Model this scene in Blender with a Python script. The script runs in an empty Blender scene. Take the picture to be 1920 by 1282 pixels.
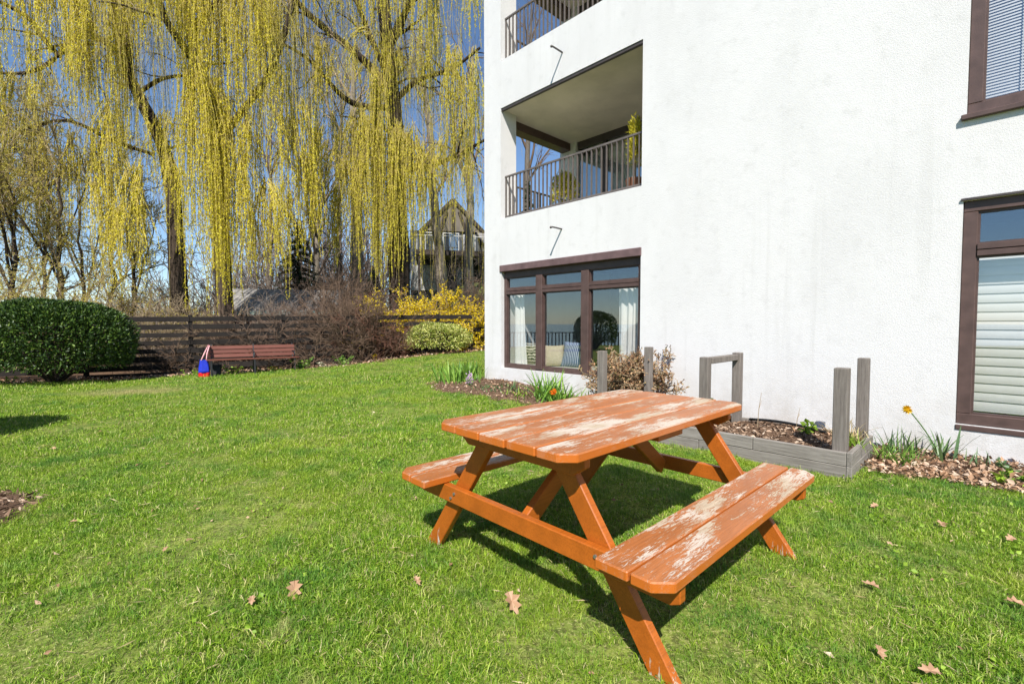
import bpy, math, random
import numpy as np
from mathutils import Vector, Matrix
random.seed(7); rng = np.random.default_rng(7)
scene = bpy.context.scene
COL = scene.collection
R = math.radians

# ------------------------------------------------------------------ camera, sky, sun, exposure
FPX, HC = 880.0, 1.27                      # focal length in photo pixels (1920 wide), eye height
PITCH = math.atan(35 / FPX)
cd = bpy.data.cameras.new('camera'); cam = bpy.data.objects.new('camera', cd); COL.objects.link(cam)
cam.location = (0, 0, HC); cam.rotation_euler = (math.pi / 2 - PITCH, 0, 0)
cd.sensor_width = 36; cd.lens = 36 * FPX / 1920; cd.clip_start = .05; cd.clip_end = 6000
scene.camera = cam
SUN_EL, SUN_AZ = R(47), R(5)               # light travels towards +Y, a little to +X
sdir = Vector((math.sin(SUN_AZ) * math.cos(SUN_EL), math.cos(SUN_AZ) * math.cos(SUN_EL), -math.sin(SUN_EL)))
world = bpy.data.worlds.new('World'); scene.world = world; world.use_nodes = True
wn = world.node_tree.nodes; wl = world.node_tree.links
sky = wn.new('ShaderNodeTexSky'); sky.sky_type = 'NISHITA'; sky.sun_disc = False
sky.sun_elevation = SUN_EL; sky.sun_rotation = math.pi + SUN_AZ
sky.altitude = 300; sky.air_density = 1.0; sky.dust_density = .1; sky.ozone_density = 5.0
wn['Background'].inputs['Strength'].default_value = .10
wl.new(sky.outputs[0], wn['Background'].inputs['Color'])
sd = bpy.data.lights.new('sun', 'SUN'); sun = bpy.data.objects.new('sun', sd); COL.objects.link(sun)
sd.energy = 5.0; sd.angle = R(.53); sd.color = (1, .955, .88)
sun.rotation_euler = sdir.to_track_quat('-Z', 'Y').to_euler(); sun.location = (0, -20, 30)
vs = scene.view_settings; vs.view_transform = 'Standard'; vs.look = 'None'; vs.exposure = .62; vs.gamma = 1
scene.cycles.use_denoising = True
scene.cycles.max_bounces = 5; scene.cycles.diffuse_bounces = 3; scene.cycles.glossy_bounces = 3; scene.cycles.transparent_max_bounces = 10
scene.cycles.caustics_reflective = False; scene.cycles.caustics_refractive = False

# ------------------------------------------------------------------ terrain
def sst(a, b, x):
    t = np.clip((x - a) / (b - a), 0, 1); return t * t * (3 - 2 * t)
def zg(x, y):
    x = np.asarray(x, float); y = np.asarray(y, float)
    z = sst(5, 16, y) * np.clip(.05 * (x + 4.5), -.3, .3)
    z = z + .17 * sst(11, 16, y) * sst(-6, -2, x)
    z = z + .12 * np.exp(-((x + .2) ** 2 + (y - 8.6) ** 2) / 1.5)
    z = z + 3.7 * sst(18.5, 32, y) * sst(-14, -2, x)
    z = z - 9 * sst(-19, -27, x)
    return z
def zg1(x, y): return float(zg(x, y))
def at(px, py, D):
    """a photo pixel at depth D -> a point of the place"""
    dx = (px - 960) / FPX; dz = -(py - 641) / FPX
    c, s = math.cos(PITCH), math.sin(PITCH)
    v = np.array([dx, c + dz * s, -s + dz * c])
    return v * (D / v[1]) + np.array([0, 0, HC])

# ------------------------------------------------------------------ node materials
class MN:
    def __init__(self, name):
        self.m = bpy.data.materials.new(name); self.m.use_nodes = True
        self.t = self.m.node_tree; self.n = self.t.nodes; self.l = self.t.links
        self.b = self.n['Principled BSDF']; self.out = self.n['Material Output']
        self.b.inputs['Roughness'].default_value = .75; self.b.inputs['Specular IOR Level'].default_value = .3
    def put(self, sock, v):
        if v is None: return
        if isinstance(v, bpy.types.NodeSocket): self.l.new(v, sock)
        elif isinstance(v, (tuple, list)) and sock.type == 'RGBA' and len(v) == 3: sock.default_value = (*v, 1)
        else: sock.default_value = v
    def coord(self, kind='Object', scale=None):
        if kind == 'World': s = self.n.new('ShaderNodeNewGeometry').outputs['Position']
        else: s = self.n.new('ShaderNodeTexCoord').outputs[kind]
        if scale is not None:
            mp = self.n.new('ShaderNodeMapping'); mp.inputs['Scale'].default_value = scale if isinstance(scale, tuple) else (scale,) * 3
            self.l.new(s, mp.inputs['Vector']); s = mp.outputs[0]
        return s
    def noise(self, scale, vec=None, detail=4, rough=.55, dist=0):
        n = self.n.new('ShaderNodeTexNoise'); n.inputs['Scale'].default_value = scale; n.inputs['Detail'].default_value = detail
        n.inputs['Roughness'].default_value = rough; n.inputs['Distortion'].default_value = dist
        self.l.new(vec if vec is not None else self.coord('World'), n.inputs['Vector']); return n.outputs['Fac']
    def voro(self, scale, vec=None, feature='F1', out='Distance'):
        n = self.n.new('ShaderNodeTexVoronoi'); n.feature = feature; n.inputs['Scale'].default_value = scale
        self.l.new(vec if vec is not None else self.coord('World'), n.inputs['Vector']); return n.outputs[out]
    def ramp(self, fac, stops, interp='LINEAR'):
        n = self.n.new('ShaderNodeValToRGB'); cr = n.color_ramp; cr.interpolation = interp
        while len(cr.elements) < len(stops): cr.elements.new(.5)
        for e, (p, c) in zip(cr.elements, stops):
            e.position = p; e.color = (*c, 1) if isinstance(c, (tuple, list)) else (c, c, c, 1)
        self.l.new(fac, n.inputs[0]); return n.outputs[0]
    def mix(self, fac, a, b, mode='MIX'):
        n = self.n.new('ShaderNodeMix'); n.data_type = 'RGBA'; n.blend_type = mode
        self.put(n.inputs[0], fac); self.put(n.inputs[6], a); self.put(n.inputs[7], b); return n.outputs[2]
    def math(self, op, a, b=None):
        n = self.n.new('ShaderNodeMath'); n.operation = op
        self.put(n.inputs[0], a); self.put(n.inputs[1], b); return n.outputs[0]
    def attr(self, name):
        n = self.n.new('ShaderNodeAttribute'); n.attribute_name = name; return n.outputs['Fac']
    def rand(self): return self.n.new('ShaderNodeObjectInfo').outputs['Random']
    def bump(self, h, strength=.3, dist=.01):
        n = self.n.new('ShaderNodeBump'); n.inputs['Strength'].default_value = strength; n.inputs['Distance'].default_value = dist
        self.l.new(h, n.inputs['Height']); self.l.new(n.outputs[0], self.b.inputs['Normal'])
    def color(self, c): self.put(self.b.inputs['Base Color'], c)
    def rough(self, r): self.put(self.b.inputs['Roughness'], r)
    def spec(self, s): self.put(self.b.inputs['Specular IOR Level'], s)

M = {}
def simple(name, c, rough=.7, var=.15, scale=6, spec=.3, metal=0, bump=0):
    k = MN(name); v = k.noise(scale, k.coord('Object'), 5)
    k.color(k.mix(k.ramp(v, [(.3, 0), (.7, 1)]), tuple(x * (1 - var) for x in c), tuple(min(1, x * (1 + var)) for x in c)))
    k.rough(rough); k.spec(spec); k.b.inputs['Metallic'].default_value = metal
    if bump: k.bump(k.noise(scale * 8, k.coord('Object'), 4), bump, .004)
    M[name] = k.m; return k
def leafmat(name, stops, rough=.55, trans=.25, spec=.25):
    """foliage: a face attribute 'rnd' picks the colour; some light passes through"""
    k = MN(name); c = k.ramp(k.attr('rnd'), stops); k.color(c); k.rough(rough); k.spec(spec)
    tr = k.n.new('ShaderNodeBsdfTranslucent'); k.l.new(c, tr.inputs[0])
    mx = k.n.new('ShaderNodeMixShader'); mx.inputs[0].default_value = trans
    k.l.new(k.b.outputs[0], mx.inputs[1]); k.l.new(tr.outputs[0], mx.inputs[2]); k.l.new(mx.outputs[0], k.out.inputs[0])
    M[name] = k.m; return k

# stucco: white painted, coarse relief, faint grey weathering
k = MN('stucco'); co = k.coord('Object')
v = k.noise(1.1, k.coord('Object', (1, 1, .45)), 7, .62); s2 = k.noise(5, co, 5, .65); fl = k.voro(55, co)
c = k.mix(k.ramp(v, [(.45, 0), (.80, 1)]), (.645, .635, .63), (.57, .56, .555))
c = k.mix(k.ramp(s2, [(.55, 0), (.75, .55)]), c, (.51, .50, .49)); stk = k.noise(1.0, k.coord('Object', (7, 7, .28)), 5, .6); c = k.mix(k.math('MULTIPLY', k.ramp(stk, [(.54, 0), (.74, .45)]), k.ramp(k.noise(.35, co, 2), [(.4, 0), (.62, 1)])), c, (.46, .45, .43))
low = k.n.new('ShaderNodeSeparateXYZ'); k.l.new(k.coord('World'), low.inputs[0])
dirt = k.math('MULTIPLY', k.ramp(k.noise(3.5, co, 6, .7), [(.42, 0), (.68, 1)]), k.ramp(k.math('MULTIPLY', low.outputs['Z'], .5), [(.0, 1), (.34, .0)]))
c = k.mix(dirt, c, (.47, .44, .40)); k.color(c); k.rough(.92); k.spec(.15)
hh = k.math('ADD', k.math('MULTIPLY', k.noise(75, co, 4, .65), 1.0), k.math('MULTIPLY', k.noise(210, co, 2, .6), .6))
hh = k.math('ADD', hh, k.math('MULTIPLY', k.noise(9, co, 3), .6))
k.bump(hh, .45, .009); M['stucco'] = k.m
simple('soffit', (.58, .52, .43), .9, .16, 1.6, .1, bump=.3)
simple('brown_frame', (.085, .052, .045), .45, .2, 9, .4, bump=.1)
simple('brown_fascia', (.135, .085, .085), .6, .25, 7, .3, bump=.2)
simple('dark_metal', (.055, .045, .042), .5, .2, 12, .4)
simple('rail_metal', (.125, .105, .095), .5, .25, 14, .4)
simple('pipe', (.10, .09, .085), .55, .25, 20, .4)
simple('white_plastic', (.84, .83, .83), .5, .04, 4, .35)
simple('inner_sill', (.74, .71, .66), .6, .06, 5)
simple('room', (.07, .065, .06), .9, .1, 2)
simple('curtain', (.86, .85, .83), .9, .05, 8)
simple('cream_fabric', (.60, .52, .40), .95, .12, 30, .1, bump=.5)
simple('black_fabric', (.025, .025, .03), .85, .2, 20)
simple('blue_fabric', (.012, .03, .42), .75, .15, 20)
simple('red_fabric', (.55, .012, .015), .75, .12, 20)
k = MN('strap_fabric'); k.color(k.ramp(k.voro(60, k.coord('Object')), [(.3, (.6, .03, .04)), (.5, (.75, .5, .52))])); M['strap_fabric'] = k.m
k = MN('stripe_fabric'); wv = k.n.new('ShaderNodeTexWave'); wv.inputs['Scale'].default_value = 9; k.l.new(k.coord('Object'), wv.inputs[0])
wv.inputs['Distortion'].default_value = .6
k.color(k.ramp(wv.outputs['Fac'], [(.0, (.05, .09, .22)), (.62, (.10, .15, .34)), (.8, (.55, .60, .70))])); k.rough(.9); M['stripe_fabric'] = k.m
k = MN('swirl_fabric'); wv = k.n.new('ShaderNodeTexWave'); wv.wave_type = 'RINGS'; wv.inputs['Scale'].default_value = 6; wv.inputs['Distortion'].default_value = 5
wv.inputs['Detail Scale'].default_value = 2.2; k.l.new(k.coord('Object'), wv.inputs[0])
k.color(k.ramp(wv.outputs['Fac'], [(.42, (.04, .045, .04)), (.55, (.55, .52, .42))])); k.rough(.9); M['swirl_fabric'] = k.m
# glass: mirror-like at its Fresnel share, clear for the rest
def glass(name, ior, tint):
    k = MN(name); k.n.remove(k.b)
    lw = k.n.new('ShaderNodeLayerWeight'); lw.inputs['Blend'].default_value = .5
    fr = k.n.new('ShaderNodeMath'); fr.operation = 'MULTIPLY_ADD'; k.l.new(k.math('POWER', lw.outputs['Facing'], 4.0), fr.inputs[0]); fr.inputs[1].default_value = 1 - ior; fr.inputs[2].default_value = ior
    gl = k.n.new('ShaderNodeBsdfGlossy'); gl.inputs['Roughness'].default_value = .004; gl.inputs['Color'].default_value = (.92, .97, 1, 1)
    tr = k.n.new('ShaderNodeBsdfTransparent'); tr.inputs['Color'].default_value = (*tint, 1)
    nz = k.noise(1.3, k.coord('Object'), 2); bp = k.n.new('ShaderNodeBump'); bp.inputs['Strength'].default_value = .02; bp.inputs['Distance'].default_value = .02
    k.l.new(nz, bp.inputs['Height']); k.l.new(bp.outputs[0], gl.inputs['Normal'])
    mx = k.n.new('ShaderNodeMixShader'); k.l.new(fr.outputs[0], mx.inputs[0]); k.l.new(tr.outputs[0], mx.inputs[1]); k.l.new(gl.outputs[0], mx.inputs[2])
    k.l.new(mx.outputs[0], k.out.inputs[0]); M[name] = k.m
glass('window_glass', .14, (.93, .935, .93)); glass('door_glass', .26, (.8, .85, .85))

# picnic table paint
def paint(name, base, worn, amount, top):
    k = MN(name); co = k.coord('Object'); rnd = k.rand()
    off = k.n.new('ShaderNodeVectorMath'); off.operation = 'ADD'; cmb = k.n.new('ShaderNodeCombineXYZ')
    for i in (0, 1, 2): k.l.new(k.math('MULTIPLY', rnd, 37.0 + 11 * i), cmb.inputs[i])
    k.l.new(co, off.inputs[0]); k.l.new(cmb.outputs[0], off.inputs[1])
    def mp(sc):
        m = k.n.new('ShaderNodeMapping'); m.inputs['Scale'].default_value = sc; k.l.new(off.outputs[0], m.inputs[0]); return m.outputs[0]
    big = k.noise(2.6, mp((.8, 2.6, 1)), 4, .6); fine = k.noise(20, mp((.5, 3.4, 3)), 10, .82, 1.6)
    grain = k.noise(6, mp((1.2, 26, 26)), 6, .7); tone = k.noise(3, mp((1, 3, 3)), 4)
    col = k.mix(k.ramp(tone, [(.3, 0), (.7, 1)]), tuple(x * .82 for x in base), tuple(x * 1.12 for x in base))
    col = k.mix(k.ramp(grain, [(.45, 0), (.72, .7)]), col, tuple(x * .50 for x in base)); col = k.mix(k.ramp(k.noise(4, mp((1, 1, 1)), 6, .7), [(.5, 0), (.75, .5)]), col, tuple(x * .62 for x in base))
    wood = k.ramp(grain, [(.25, tuple(x * .62 for x in worn)), (.6, worn), (.85, tuple(min(.9, x * 1.2) for x in worn))])
    msk = k.math('ADD', k.math('MULTIPLY', big, .55), k.math('MULTIPLY', fine, .62))
    msk = k.ramp(msk, [(amount, 0), (amount + .018, 1)])
    if top:
        flake = k.noise(34, mp((.4, 2.2, 2)), 6, .75, .8); msk = k.math('MAXIMUM', msk, k.ramp(k.math('ADD', k.math('MULTIPLY', flake, .8), k.math('MULTIPLY', big, .3)), [(.632, 0), (.642, 1)]))
        g = k.n.new('ShaderNodeNewGeometry'); sp = k.n.new('ShaderNodeSeparateXYZ'); k.l.new(g.outputs['Normal'], sp.inputs[0])
        msk = k.math('MULTIPLY', msk, k.ramp(sp.outputs['Z'], [(.5, .12), (.9, 1)])); col = k.mix(k.ramp(sp.outputs['Z'], [(.3, 1), (.8, 0)]), col, (.45, .115, .014))
    if not top:
        so = k.n.new('ShaderNodeSeparateXYZ'); k.l.new(co, so.inputs[0]); ft = k.ramp(so.outputs['Z'], [(.0, .20), (.22, 0)]); msk = k.math('MAXIMUM', msk, k.ramp(k.math('ADD', k.math('MULTIPLY', k.noise(16, mp((3, 3, .5)), 8, .75, .8), .9), ft), [(.66, 0), (.69, 1)]))
    whitish = k.ramp(k.noise(3.2, mp((1, 2, 2)), 3), [(.42, 0), (.55, 1)])
    wood = k.mix(k.math('MULTIPLY', whitish, .55), wood, (.56, .50, .44))
    k.color(k.mix(msk, col, wood)); k.rough(k.mix(msk, (.42,) * 3, (.85,) * 3)); k.spec(.35)
    k.bump(k.math('ADD', k.math('MULTIPLY', grain, .5), k.math('MULTIPLY', k.math('SUBTRACT', 1.0, msk), .5)), .45, .0025)
    M[name] = k.m
paint('worn_paint', (.385, .132, .040), (.46, .365, .26), .600, True)
paint('orange_paint', (.41, .105, .011), (.50, .40, .30), .735, False)
def wood(name, a, b, c, sc=(1.5, 22, 22), rough=.85, stain=.4):
    k = MN(name); rnd = k.rand(); off = k.n.new('ShaderNodeVectorMath'); off.operation = 'ADD'; cmb = k.n.new('ShaderNodeCombineXYZ')
    for i in (0, 1, 2): k.l.new(k.math('MULTIPLY', rnd, 29.0 + 7 * i), cmb.inputs[i])
    k.l.new(k.coord('Object'), off.inputs[0]); k.l.new(cmb.outputs[0], off.inputs[1])
    mp = k.n.new('ShaderNodeMapping'); mp.inputs['Scale'].default_value = sc; k.l.new(off.outputs[0], mp.inputs[0])
    g = k.noise(3, mp.outputs[0], 7, .68, .3); st = k.noise(2.5, off.outputs[0], 5)
    col = k.ramp(g, [(.25, a), (.5, b), (.78, c)])
    col = k.mix(k.ramp(st, [(.45, 0), (.75, stain)]), col, a); col = k.mix(k.math('MULTIPLY', rnd, .35), col, a)
    k.color(col); k.rough(rough); k.spec(.2); k.bump(g, .5, .004); M[name] = k.m
wood('grey_wood', (.13, .115, .10), (.25, .225, .20), (.36, .33, .30))
wood('grey_post', (.10, .085, .075), (.19, .165, .145), (.28, .25, .225), (22, 22, 1.5))
wood('fence_wood', (.010, .008, .007), (.022, .018, .016), (.05, .042, .037))
wood('bench_wood', (.095, .034, .025), (.165, .060, .043), (.21, .082, .062), stain=.25, rough=.5)
wood('bark', (.022, .016, .012), (.062, .045, .033), (.13, .10, .075), (6, 6, 1.2), .95)
wood('pale_bark', (.14, .115, .085), (.27, .23, .18), (.40, .35, .28), (7, 7, 1.5), .95)
wood('grey_bark', (.08, .065, .05), (.16, .135, .11), (.25, .215, .18), (7, 7, 1.2), .95)
for n_, c_ in (('willow_twig', (.52, .42, .13)), ('brown_twig', (.15, .10, .07)), ('red_twig', (.19, .095, .065)), ('grey_twig', (.21, .165, .135)), ('tan_twig', (.32, .245, .155)), ('dark_twig', (.06, .045, .035))):
    simple(n_, c_, .85, .3, 3, .15)
leafmat('willow_leaf', [(0, (.36, .31, .04)), (.35, (.58, .50, .035)), (.75, (.76, .66, .04)), (1, (.85, .77, .12))], trans=.4)
leafmat('willow_leaf_green', [(0, (.27, .25, .04)), (.5, (.52, .46, .035)), (1, (.78, .69, .07))], trans=.4)
leafmat('bud_leaf', [(0, (.40, .33, .06)), (.6, (.60, .52, .08)), (1, (.74, .66, .15))], trans=.4)
leafmat('yew_leaf', [(0, (.012, .028, .006)), (.5, (.032, .070, .012)), (.88, (.085, .15, .02)), (1, (.17, .24, .04))], .45, .12, .4)
leafmat('conifer_leaf', [(0, (.012, .024, .012)), (.6, (.03, .055, .02)), (1, (.06, .09, .03))], .6, .1)
leafmat('variegated_leaf', [(0, (.09, .16, .02)), (.3, (.26, .32, .04)), (.55, (.58, .58, .14)), (1, (.80, .79, .36))], .5, .25)
leafmat('forsythia_flower', [(0, (.55, .39, .005)), (.5, (.76, .55, .006)), (1, (.86, .70, .02))], .6, .3)
leafmat('iris_leaf', [(0, (.09, .19, .03)), (.6, (.19, .36, .05)), (1, (.33, .50, .09))], .4, .3, .4)
leafmat('blue_leaf', [(0, (.05, .10, .04)), (.6, (.10, .18, .07)), (1, (.20, .30, .10))], .4, .2, .4)
leafmat('lime_leaf', [(0, (.12, .20, .015)), (.6, (.22, .36, .03)), (1, (.34, .48, .06))], .5, .3)
leafmat('dead_leaf', [(0, (.17, .09, .05)), (.4, (.36, .21, .12)), (.75, (.55, .37, .25)), (1, (.72, .57, .44))], .8, .12)
leafmat('bush_dead_leaf', [(0, (.14, .07, .04)), (.5, (.34, .18, .09)), (.9, (.52, .33, .18)), (1, (.22, .24, .06))], .8, .15)
leafmat('mulch_chip', [(0, (.06, .035, .022)), (.4, (.18, .11, .07)), (.75, (.36, .25, .17)), (1, (.55, .44, .34))], .9, 0)
leafmat('straw', [(0, (.35, .26, .12)), (1, (.58, .48, .28))], .8, .2)
leafmat('purple_leaf', [(0, (.08, .02, .025)), (1, (.20, .07, .06))], .5, .2)
leafmat('orange_petal', [(0, (.75, .13, .01)), (1, (.85, .28, .02))], .5, .3)
leafmat('yellow_petal', [(0, (.80, .45, .01)), (1, (.85, .60, .03))], .5, .3)
leafmat('pink_petal', [(0, (.55, .35, .55)), (1, (.72, .55, .70))], .5, .3)
leafmat('white_petal', [(0, (.55, .50, .30)), (1, (.78, .75, .62))], .5, .3)
# ground
k = MN('lawn_soil'); p = k.coord('World')
a = k.noise(.55, p, 5, .6); b = k.noise(5, p, 6, .7); c3 = k.noise(40, p, 3)
col = k.mix(k.ramp(b, [(.35, 0), (.65, 1)]), (.09, .15, .025), (.24, .27, .06))
col = k.mix(k.ramp(a, [(.55, 0), (.72, .55)]), col, (.14, .13, .035)); col = k.mix(k.ramp(c3, [(.46, 0), (.62, .75)]), col, (.05, .055, .018)); col = k.mix(k.ramp(k.noise(90, p, 3, .7), [(.55, 0), (.66, .8)]), col, (.42, .40, .17))
k.color(col); k.rough(.95); k.spec(.05); k.bump(c3, .6, .02); M['lawn_soil'] = k.m
k = MN('soil'); p = k.coord('World'); b = k.noise(9, p, 7, .75); d_ = k.voro(38, p, out='Color')
col = k.mix(k.ramp(b, [(.3, 0), (.7, 1)]), (.075, .045, .03), (.22, .14, .09)); col = k.mix(.35, col, k.ramp(d_, [(0, (.04, .022, .015)), (.6, (.14, .085, .055)), (1, (.34, .24, .17))]))
k.color(col); k.rough(.95); k.spec(.05); k.bump(k.noise(45, p, 5, .7), .9, .03); M['soil'] = k.m
k = MN('grass_blade'); p = k.coord('World'); patch = k.noise(.75, p, 4, .6); mid = k.noise(3.2, p, 4, .6); rn = k.attr('rnd')
col = k.ramp(rn, [(0, (.070, .155, .011)), (.40, (.175, .32, .016)), (.78, (.33, .475, .038)), (.89, (.48, .55, .12)), (.96, (.62, .53, .24)), (1, (.68, .58, .34))])
hue = k.noise(1.6, p, 5, .65); col = k.mix(k.ramp(hue, [(.50, 0), (.66, .6)]), col, (.085, .235, .04)); col = k.mix(k.ramp(patch, [(.48, 0), (.68, .5)]), col, (.36, .44, .035)); spot = k.noise(4.5, p, 5, .7); col = k.mix(k.ramp(spot, [(.57, 0), (.68, .5)]), col, (.54, .47, .22)); col = k.mix(k.ramp(mid, [(.50, 0), (.72, .45)]), col, (.085, .215, .022))
dry = k.n.new('ShaderNodeSeparateXYZ'); k.l.new(p, dry.inputs[0])
dd = k.math('ADD', k.math('POWER', k.math('DIVIDE', k.math('ADD', dry.outputs[0], 7.2), 1.5), 2.0), k.math('POWER', k.math('DIVIDE', k.math('SUBTRACT', dry.outputs[1], 8.9), 1.0), 2.0))
col = k.mix(k.ramp(k.math('ADD', dd, k.math('MULTIPLY', mid, .8)), [(.25, .85), (1.5, 0)]), col, (.52, .42, .22))
k.color(col); k.rough(.5); k.spec(.3)
tr = k.n.new('ShaderNodeBsdfTranslucent'); k.l.new(col, tr.inputs[0]); mx = k.n.new('ShaderNodeMixShader'); mx.inputs[0].default_value = .3
k.l.new(k.b.outputs[0], mx.inputs[1]); k.l.new(tr.outputs[0], mx.inputs[2]); k.l.new(mx.outputs[0], k.out.inputs[0]); M['grass_blade'] = k.m
k = MN('lake'); k.color((.02, .06, .11)); k.rough(.12); k.spec(.5); k.bump(k.noise(.8, None, 4), .25, .2); M['lake'] = k.m
k = MN('shingle'); br = k.n.new('ShaderNodeTexBrick'); br.inputs['Scale'].default_value = 4; k.l.new(k.coord('UV'), br.inputs[0])
nz = k.noise(4, k.coord('Object'), 5); k.color(k.ramp(nz, [(.3, (.17, .16, .15)), (.7, (.33, .31, .29))])); k.rough(.9); k.bump(k.noise(30, k.coord('Object'), 4), .5, .02); M['shingle'] = k.m
simple('slate_siding', (.055, .065, .075), .8, .2, 3); simple('pale_trim', (.42, .42, .41), .6, .1, 3); simple('house_cream', (.15, .13, .105), .8, .15, 2)
simple('timber_dark', (.04, .03, .025), .8, .2, 4); simple('shed_brick', (.16, .085, .06), .9, .25, 12); simple('rubber', (.012, .012, .013), .5, .2, 9)
simple('teal_paint', (.25, .36, .33), .7, .1, 4); simple('deck_wood', (.22, .15, .09), .8, .2, 4); simple('iron', (.02, .02, .022), .45, .2, 9, .4)
simple('zinc', (.35, .35, .34), .4, .1, 9, .5, .8); simple('terracotta', (.30, .13, .07), .8, .15, 6)

# ------------------------------------------------------------------ mesh helpers
class MB:
    """collects shapes of ONE part"""
    def __init__(s): s.v = []; s.f = []
    def add(s, V, F):
        o = len(s.v); s.v += [tuple(map(float, p)) for p in V]; s.f += [tuple(i + o for i in f) for f in F]; return s
    def box(s, x0, x1, y0, y1, z0, z1):
        V = [(x, y, z) for z in (z0, z1) for y in (y0, y1) for x in (x0, x1)]
        return s.add(V, [(0, 2, 3, 1), (4, 5, 7, 6), (0, 1, 5, 4), (2, 6, 7, 3), (0, 4, 6, 2), (1, 3, 7, 5)])
    def prism(s, poly, z0, z1):
        n = len(poly); V = [(x, y, z0) for x, y in poly] + [(x, y, z1) for x, y in poly]
        return s.add(V, [tuple(range(n))[::-1], tuple(range(n, 2 * n))] + [(i, (i + 1) % n, n + (i + 1) % n, n + i) for i in range(n)])
    def beam(s, a, b, w, h, up=(0, 0, 1)):
        a, b = Vector(a), Vector(b); d = (b - a).normalized(); x = d.cross(Vector(up)).normalized() * w / 2; z = x.cross(d).normalized() * h / 2
        V = [p + sx * x + sz * z for p in (a, b) for sx, sz in ((-1, -1), (1, -1), (1, 1), (-1, 1))]
        return s.add(V, [(0, 3, 2, 1), (4, 5, 6, 7), (0, 1, 5, 4), (1, 2, 6, 5), (2, 3, 7, 6), (3, 0, 4, 7)])
    def tube(s, pts, r, n=8):
        pts = [Vector(p) for p in pts]; rr = r if isinstance(r, (list, tuple)) else [r] * len(pts); o = len(s.v)
        for i, p in enumerate(pts):
            t = (pts[min(i + 1, len(pts) - 1)] - pts[max(i - 1, 0)]).normalized(); ref = Vector((1, 0, 0)) if abs(t.x) < .8 else Vector((0, 1, 0))
            a = t.cross(ref).normalized(); b = t.cross(a)
            for j in range(n):
                q = p + (a * math.cos(2 * math.pi * j / n) + b * math.sin(2 * math.pi * j / n)) * rr[i]; s.v.append(tuple(q))
        for i in range(len(pts) - 1):
            for j in range(n): s.f.append((o + i * n + j, o + i * n + (j + 1) % n, o + (i + 1) * n + (j + 1) % n, o + (i + 1) * n + j))
        s.f.append(tuple(o + j for j in range(n))[::-1]); e = o + (len(pts) - 1) * n; s.f.append(tuple(e + j for j in range(n))); return s
    def mesh(s, name, mat, bevel=0, smooth=False):
        import bmesh
        me = bpy.data.meshes.new(name); me.from_pydata(s.v, [], s.f)
        if bevel:
            bm = bmesh.new(); bm.from_mesh(me); bmesh.ops.bevel(bm, geom=bm.edges[:], offset=bevel, segments=1, affect='EDGES', profile=.5); bm.to_mesh(me); bm.free()
        me.materials.append(M[mat])
        if smooth: me.polygons.foreach_set('use_smooth', [True] * len(me.polygons))
        return me
def put(name, me, parent=None, loc=None, rot=None, **kw):
    o = bpy.data.objects.new(name, me); COL.objects.link(o)
    if parent is not None: o.parent = parent
    if loc is not None: o.location = loc
    if rot is not None: o.rotation_euler = rot
    for a, b in kw.items(): o[a] = b
    return o
def thing(name, label, cat, loc=(0, 0, 0), rz=0, group=None):
    o = put(name, None, None, tuple(map(float, loc)), (0, 0, rz), label=label, category=cat)
    o.empty_display_size = .1
    if group: o['group'] = group
    return o
def npmesh(name, V, F, mat, rnd=None, smooth=False):
    V = np.ascontiguousarray(V, np.float32).reshape(-1, 3); F = np.ascontiguousarray(F, np.int32); nf, k_ = F.shape
    me = bpy.data.meshes.new(name); me.vertices.add(len(V)); me.vertices.foreach_set('co', V.ravel())
    me.loops.add(nf * k_); me.loops.foreach_set('vertex_index', F.ravel()); me.polygons.add(nf)
    me.polygons.foreach_set('loop_start', np.arange(0, nf * k_, k_, dtype=np.int32))
    if smooth: me.polygons.foreach_set('use_smooth', np.ones(nf, bool))
    if rnd is not None:
        at_ = me.attributes.new('rnd', 'FLOAT', 'FACE'); at_.data.foreach_set('value', np.ascontiguousarray(rnd, np.float32))
    me.materials.append(M[mat]); me.update(calc_edges=True); return me
def unit(a): return a / np.maximum(np.linalg.norm(a, axis=-1, keepdims=True), 1e-9)
def tubes(P, Rr, sides=3):
    """(S,K,3) polylines with radii (S,K) -> verts, quads"""
    S, K, _ = P.shape; T = np.gradient(P, axis=1); T = unit(T)
    ref = np.where(np.abs(T[..., 2:3]) > .85, np.array([1., 0, 0]), np.array([0, 0, 1.])); A = unit(np.cross(T, ref)); B = np.cross(T, A)
    th = np.arange(sides) * 2 * np.pi / sides
    V = P[:, :, None] + Rr[:, :, None, None] * (A[:, :, None] * np.cos(th)[None, None, :, None] + B[:, :, None] * np.sin(th)[None, None, :, None])
    idx = np.arange(S * K * sides).reshape(S, K, sides); nx = np.roll(idx, -1, 2)
    F = np.stack([idx[:, :-1], nx[:, :-1], nx[:, 1:], idx[:, 1:]], -1).reshape(-1, 4)
    return V.reshape(-1, 3), F
def join(parts):
    Vs, Fs, o = [], [], 0
    for V, F in parts: Vs.append(V); Fs.append(F + o); o += len(V)
    return np.concatenate(Vs), np.concatenate(Fs)
def leaves(C, D, L, W, fold=.25):
    """diamond leaves: base C, direction D, length L, width W -> verts, tris"""
    n = len(C); D = unit(D); S = unit(np.cross(D, rng.normal(size=(n, 3)))); N = np.cross(D, S)
    L = np.broadcast_to(L, n)[:, None]; W = np.broadcast_to(W, n)[:, None]
    mid = C + D * L * .45
    V = np.stack([C, mid + S * W / 2 + N * W * fold, C + D * L, mid - S * W / 2 + N * W * fold], 1).reshape(-1, 3)
    i = np.arange(n)[:, None] * 4; F = np.concatenate([i + [0, 1, 2], i + [0, 2, 3]], 1).reshape(-1, 3); return V, F
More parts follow.
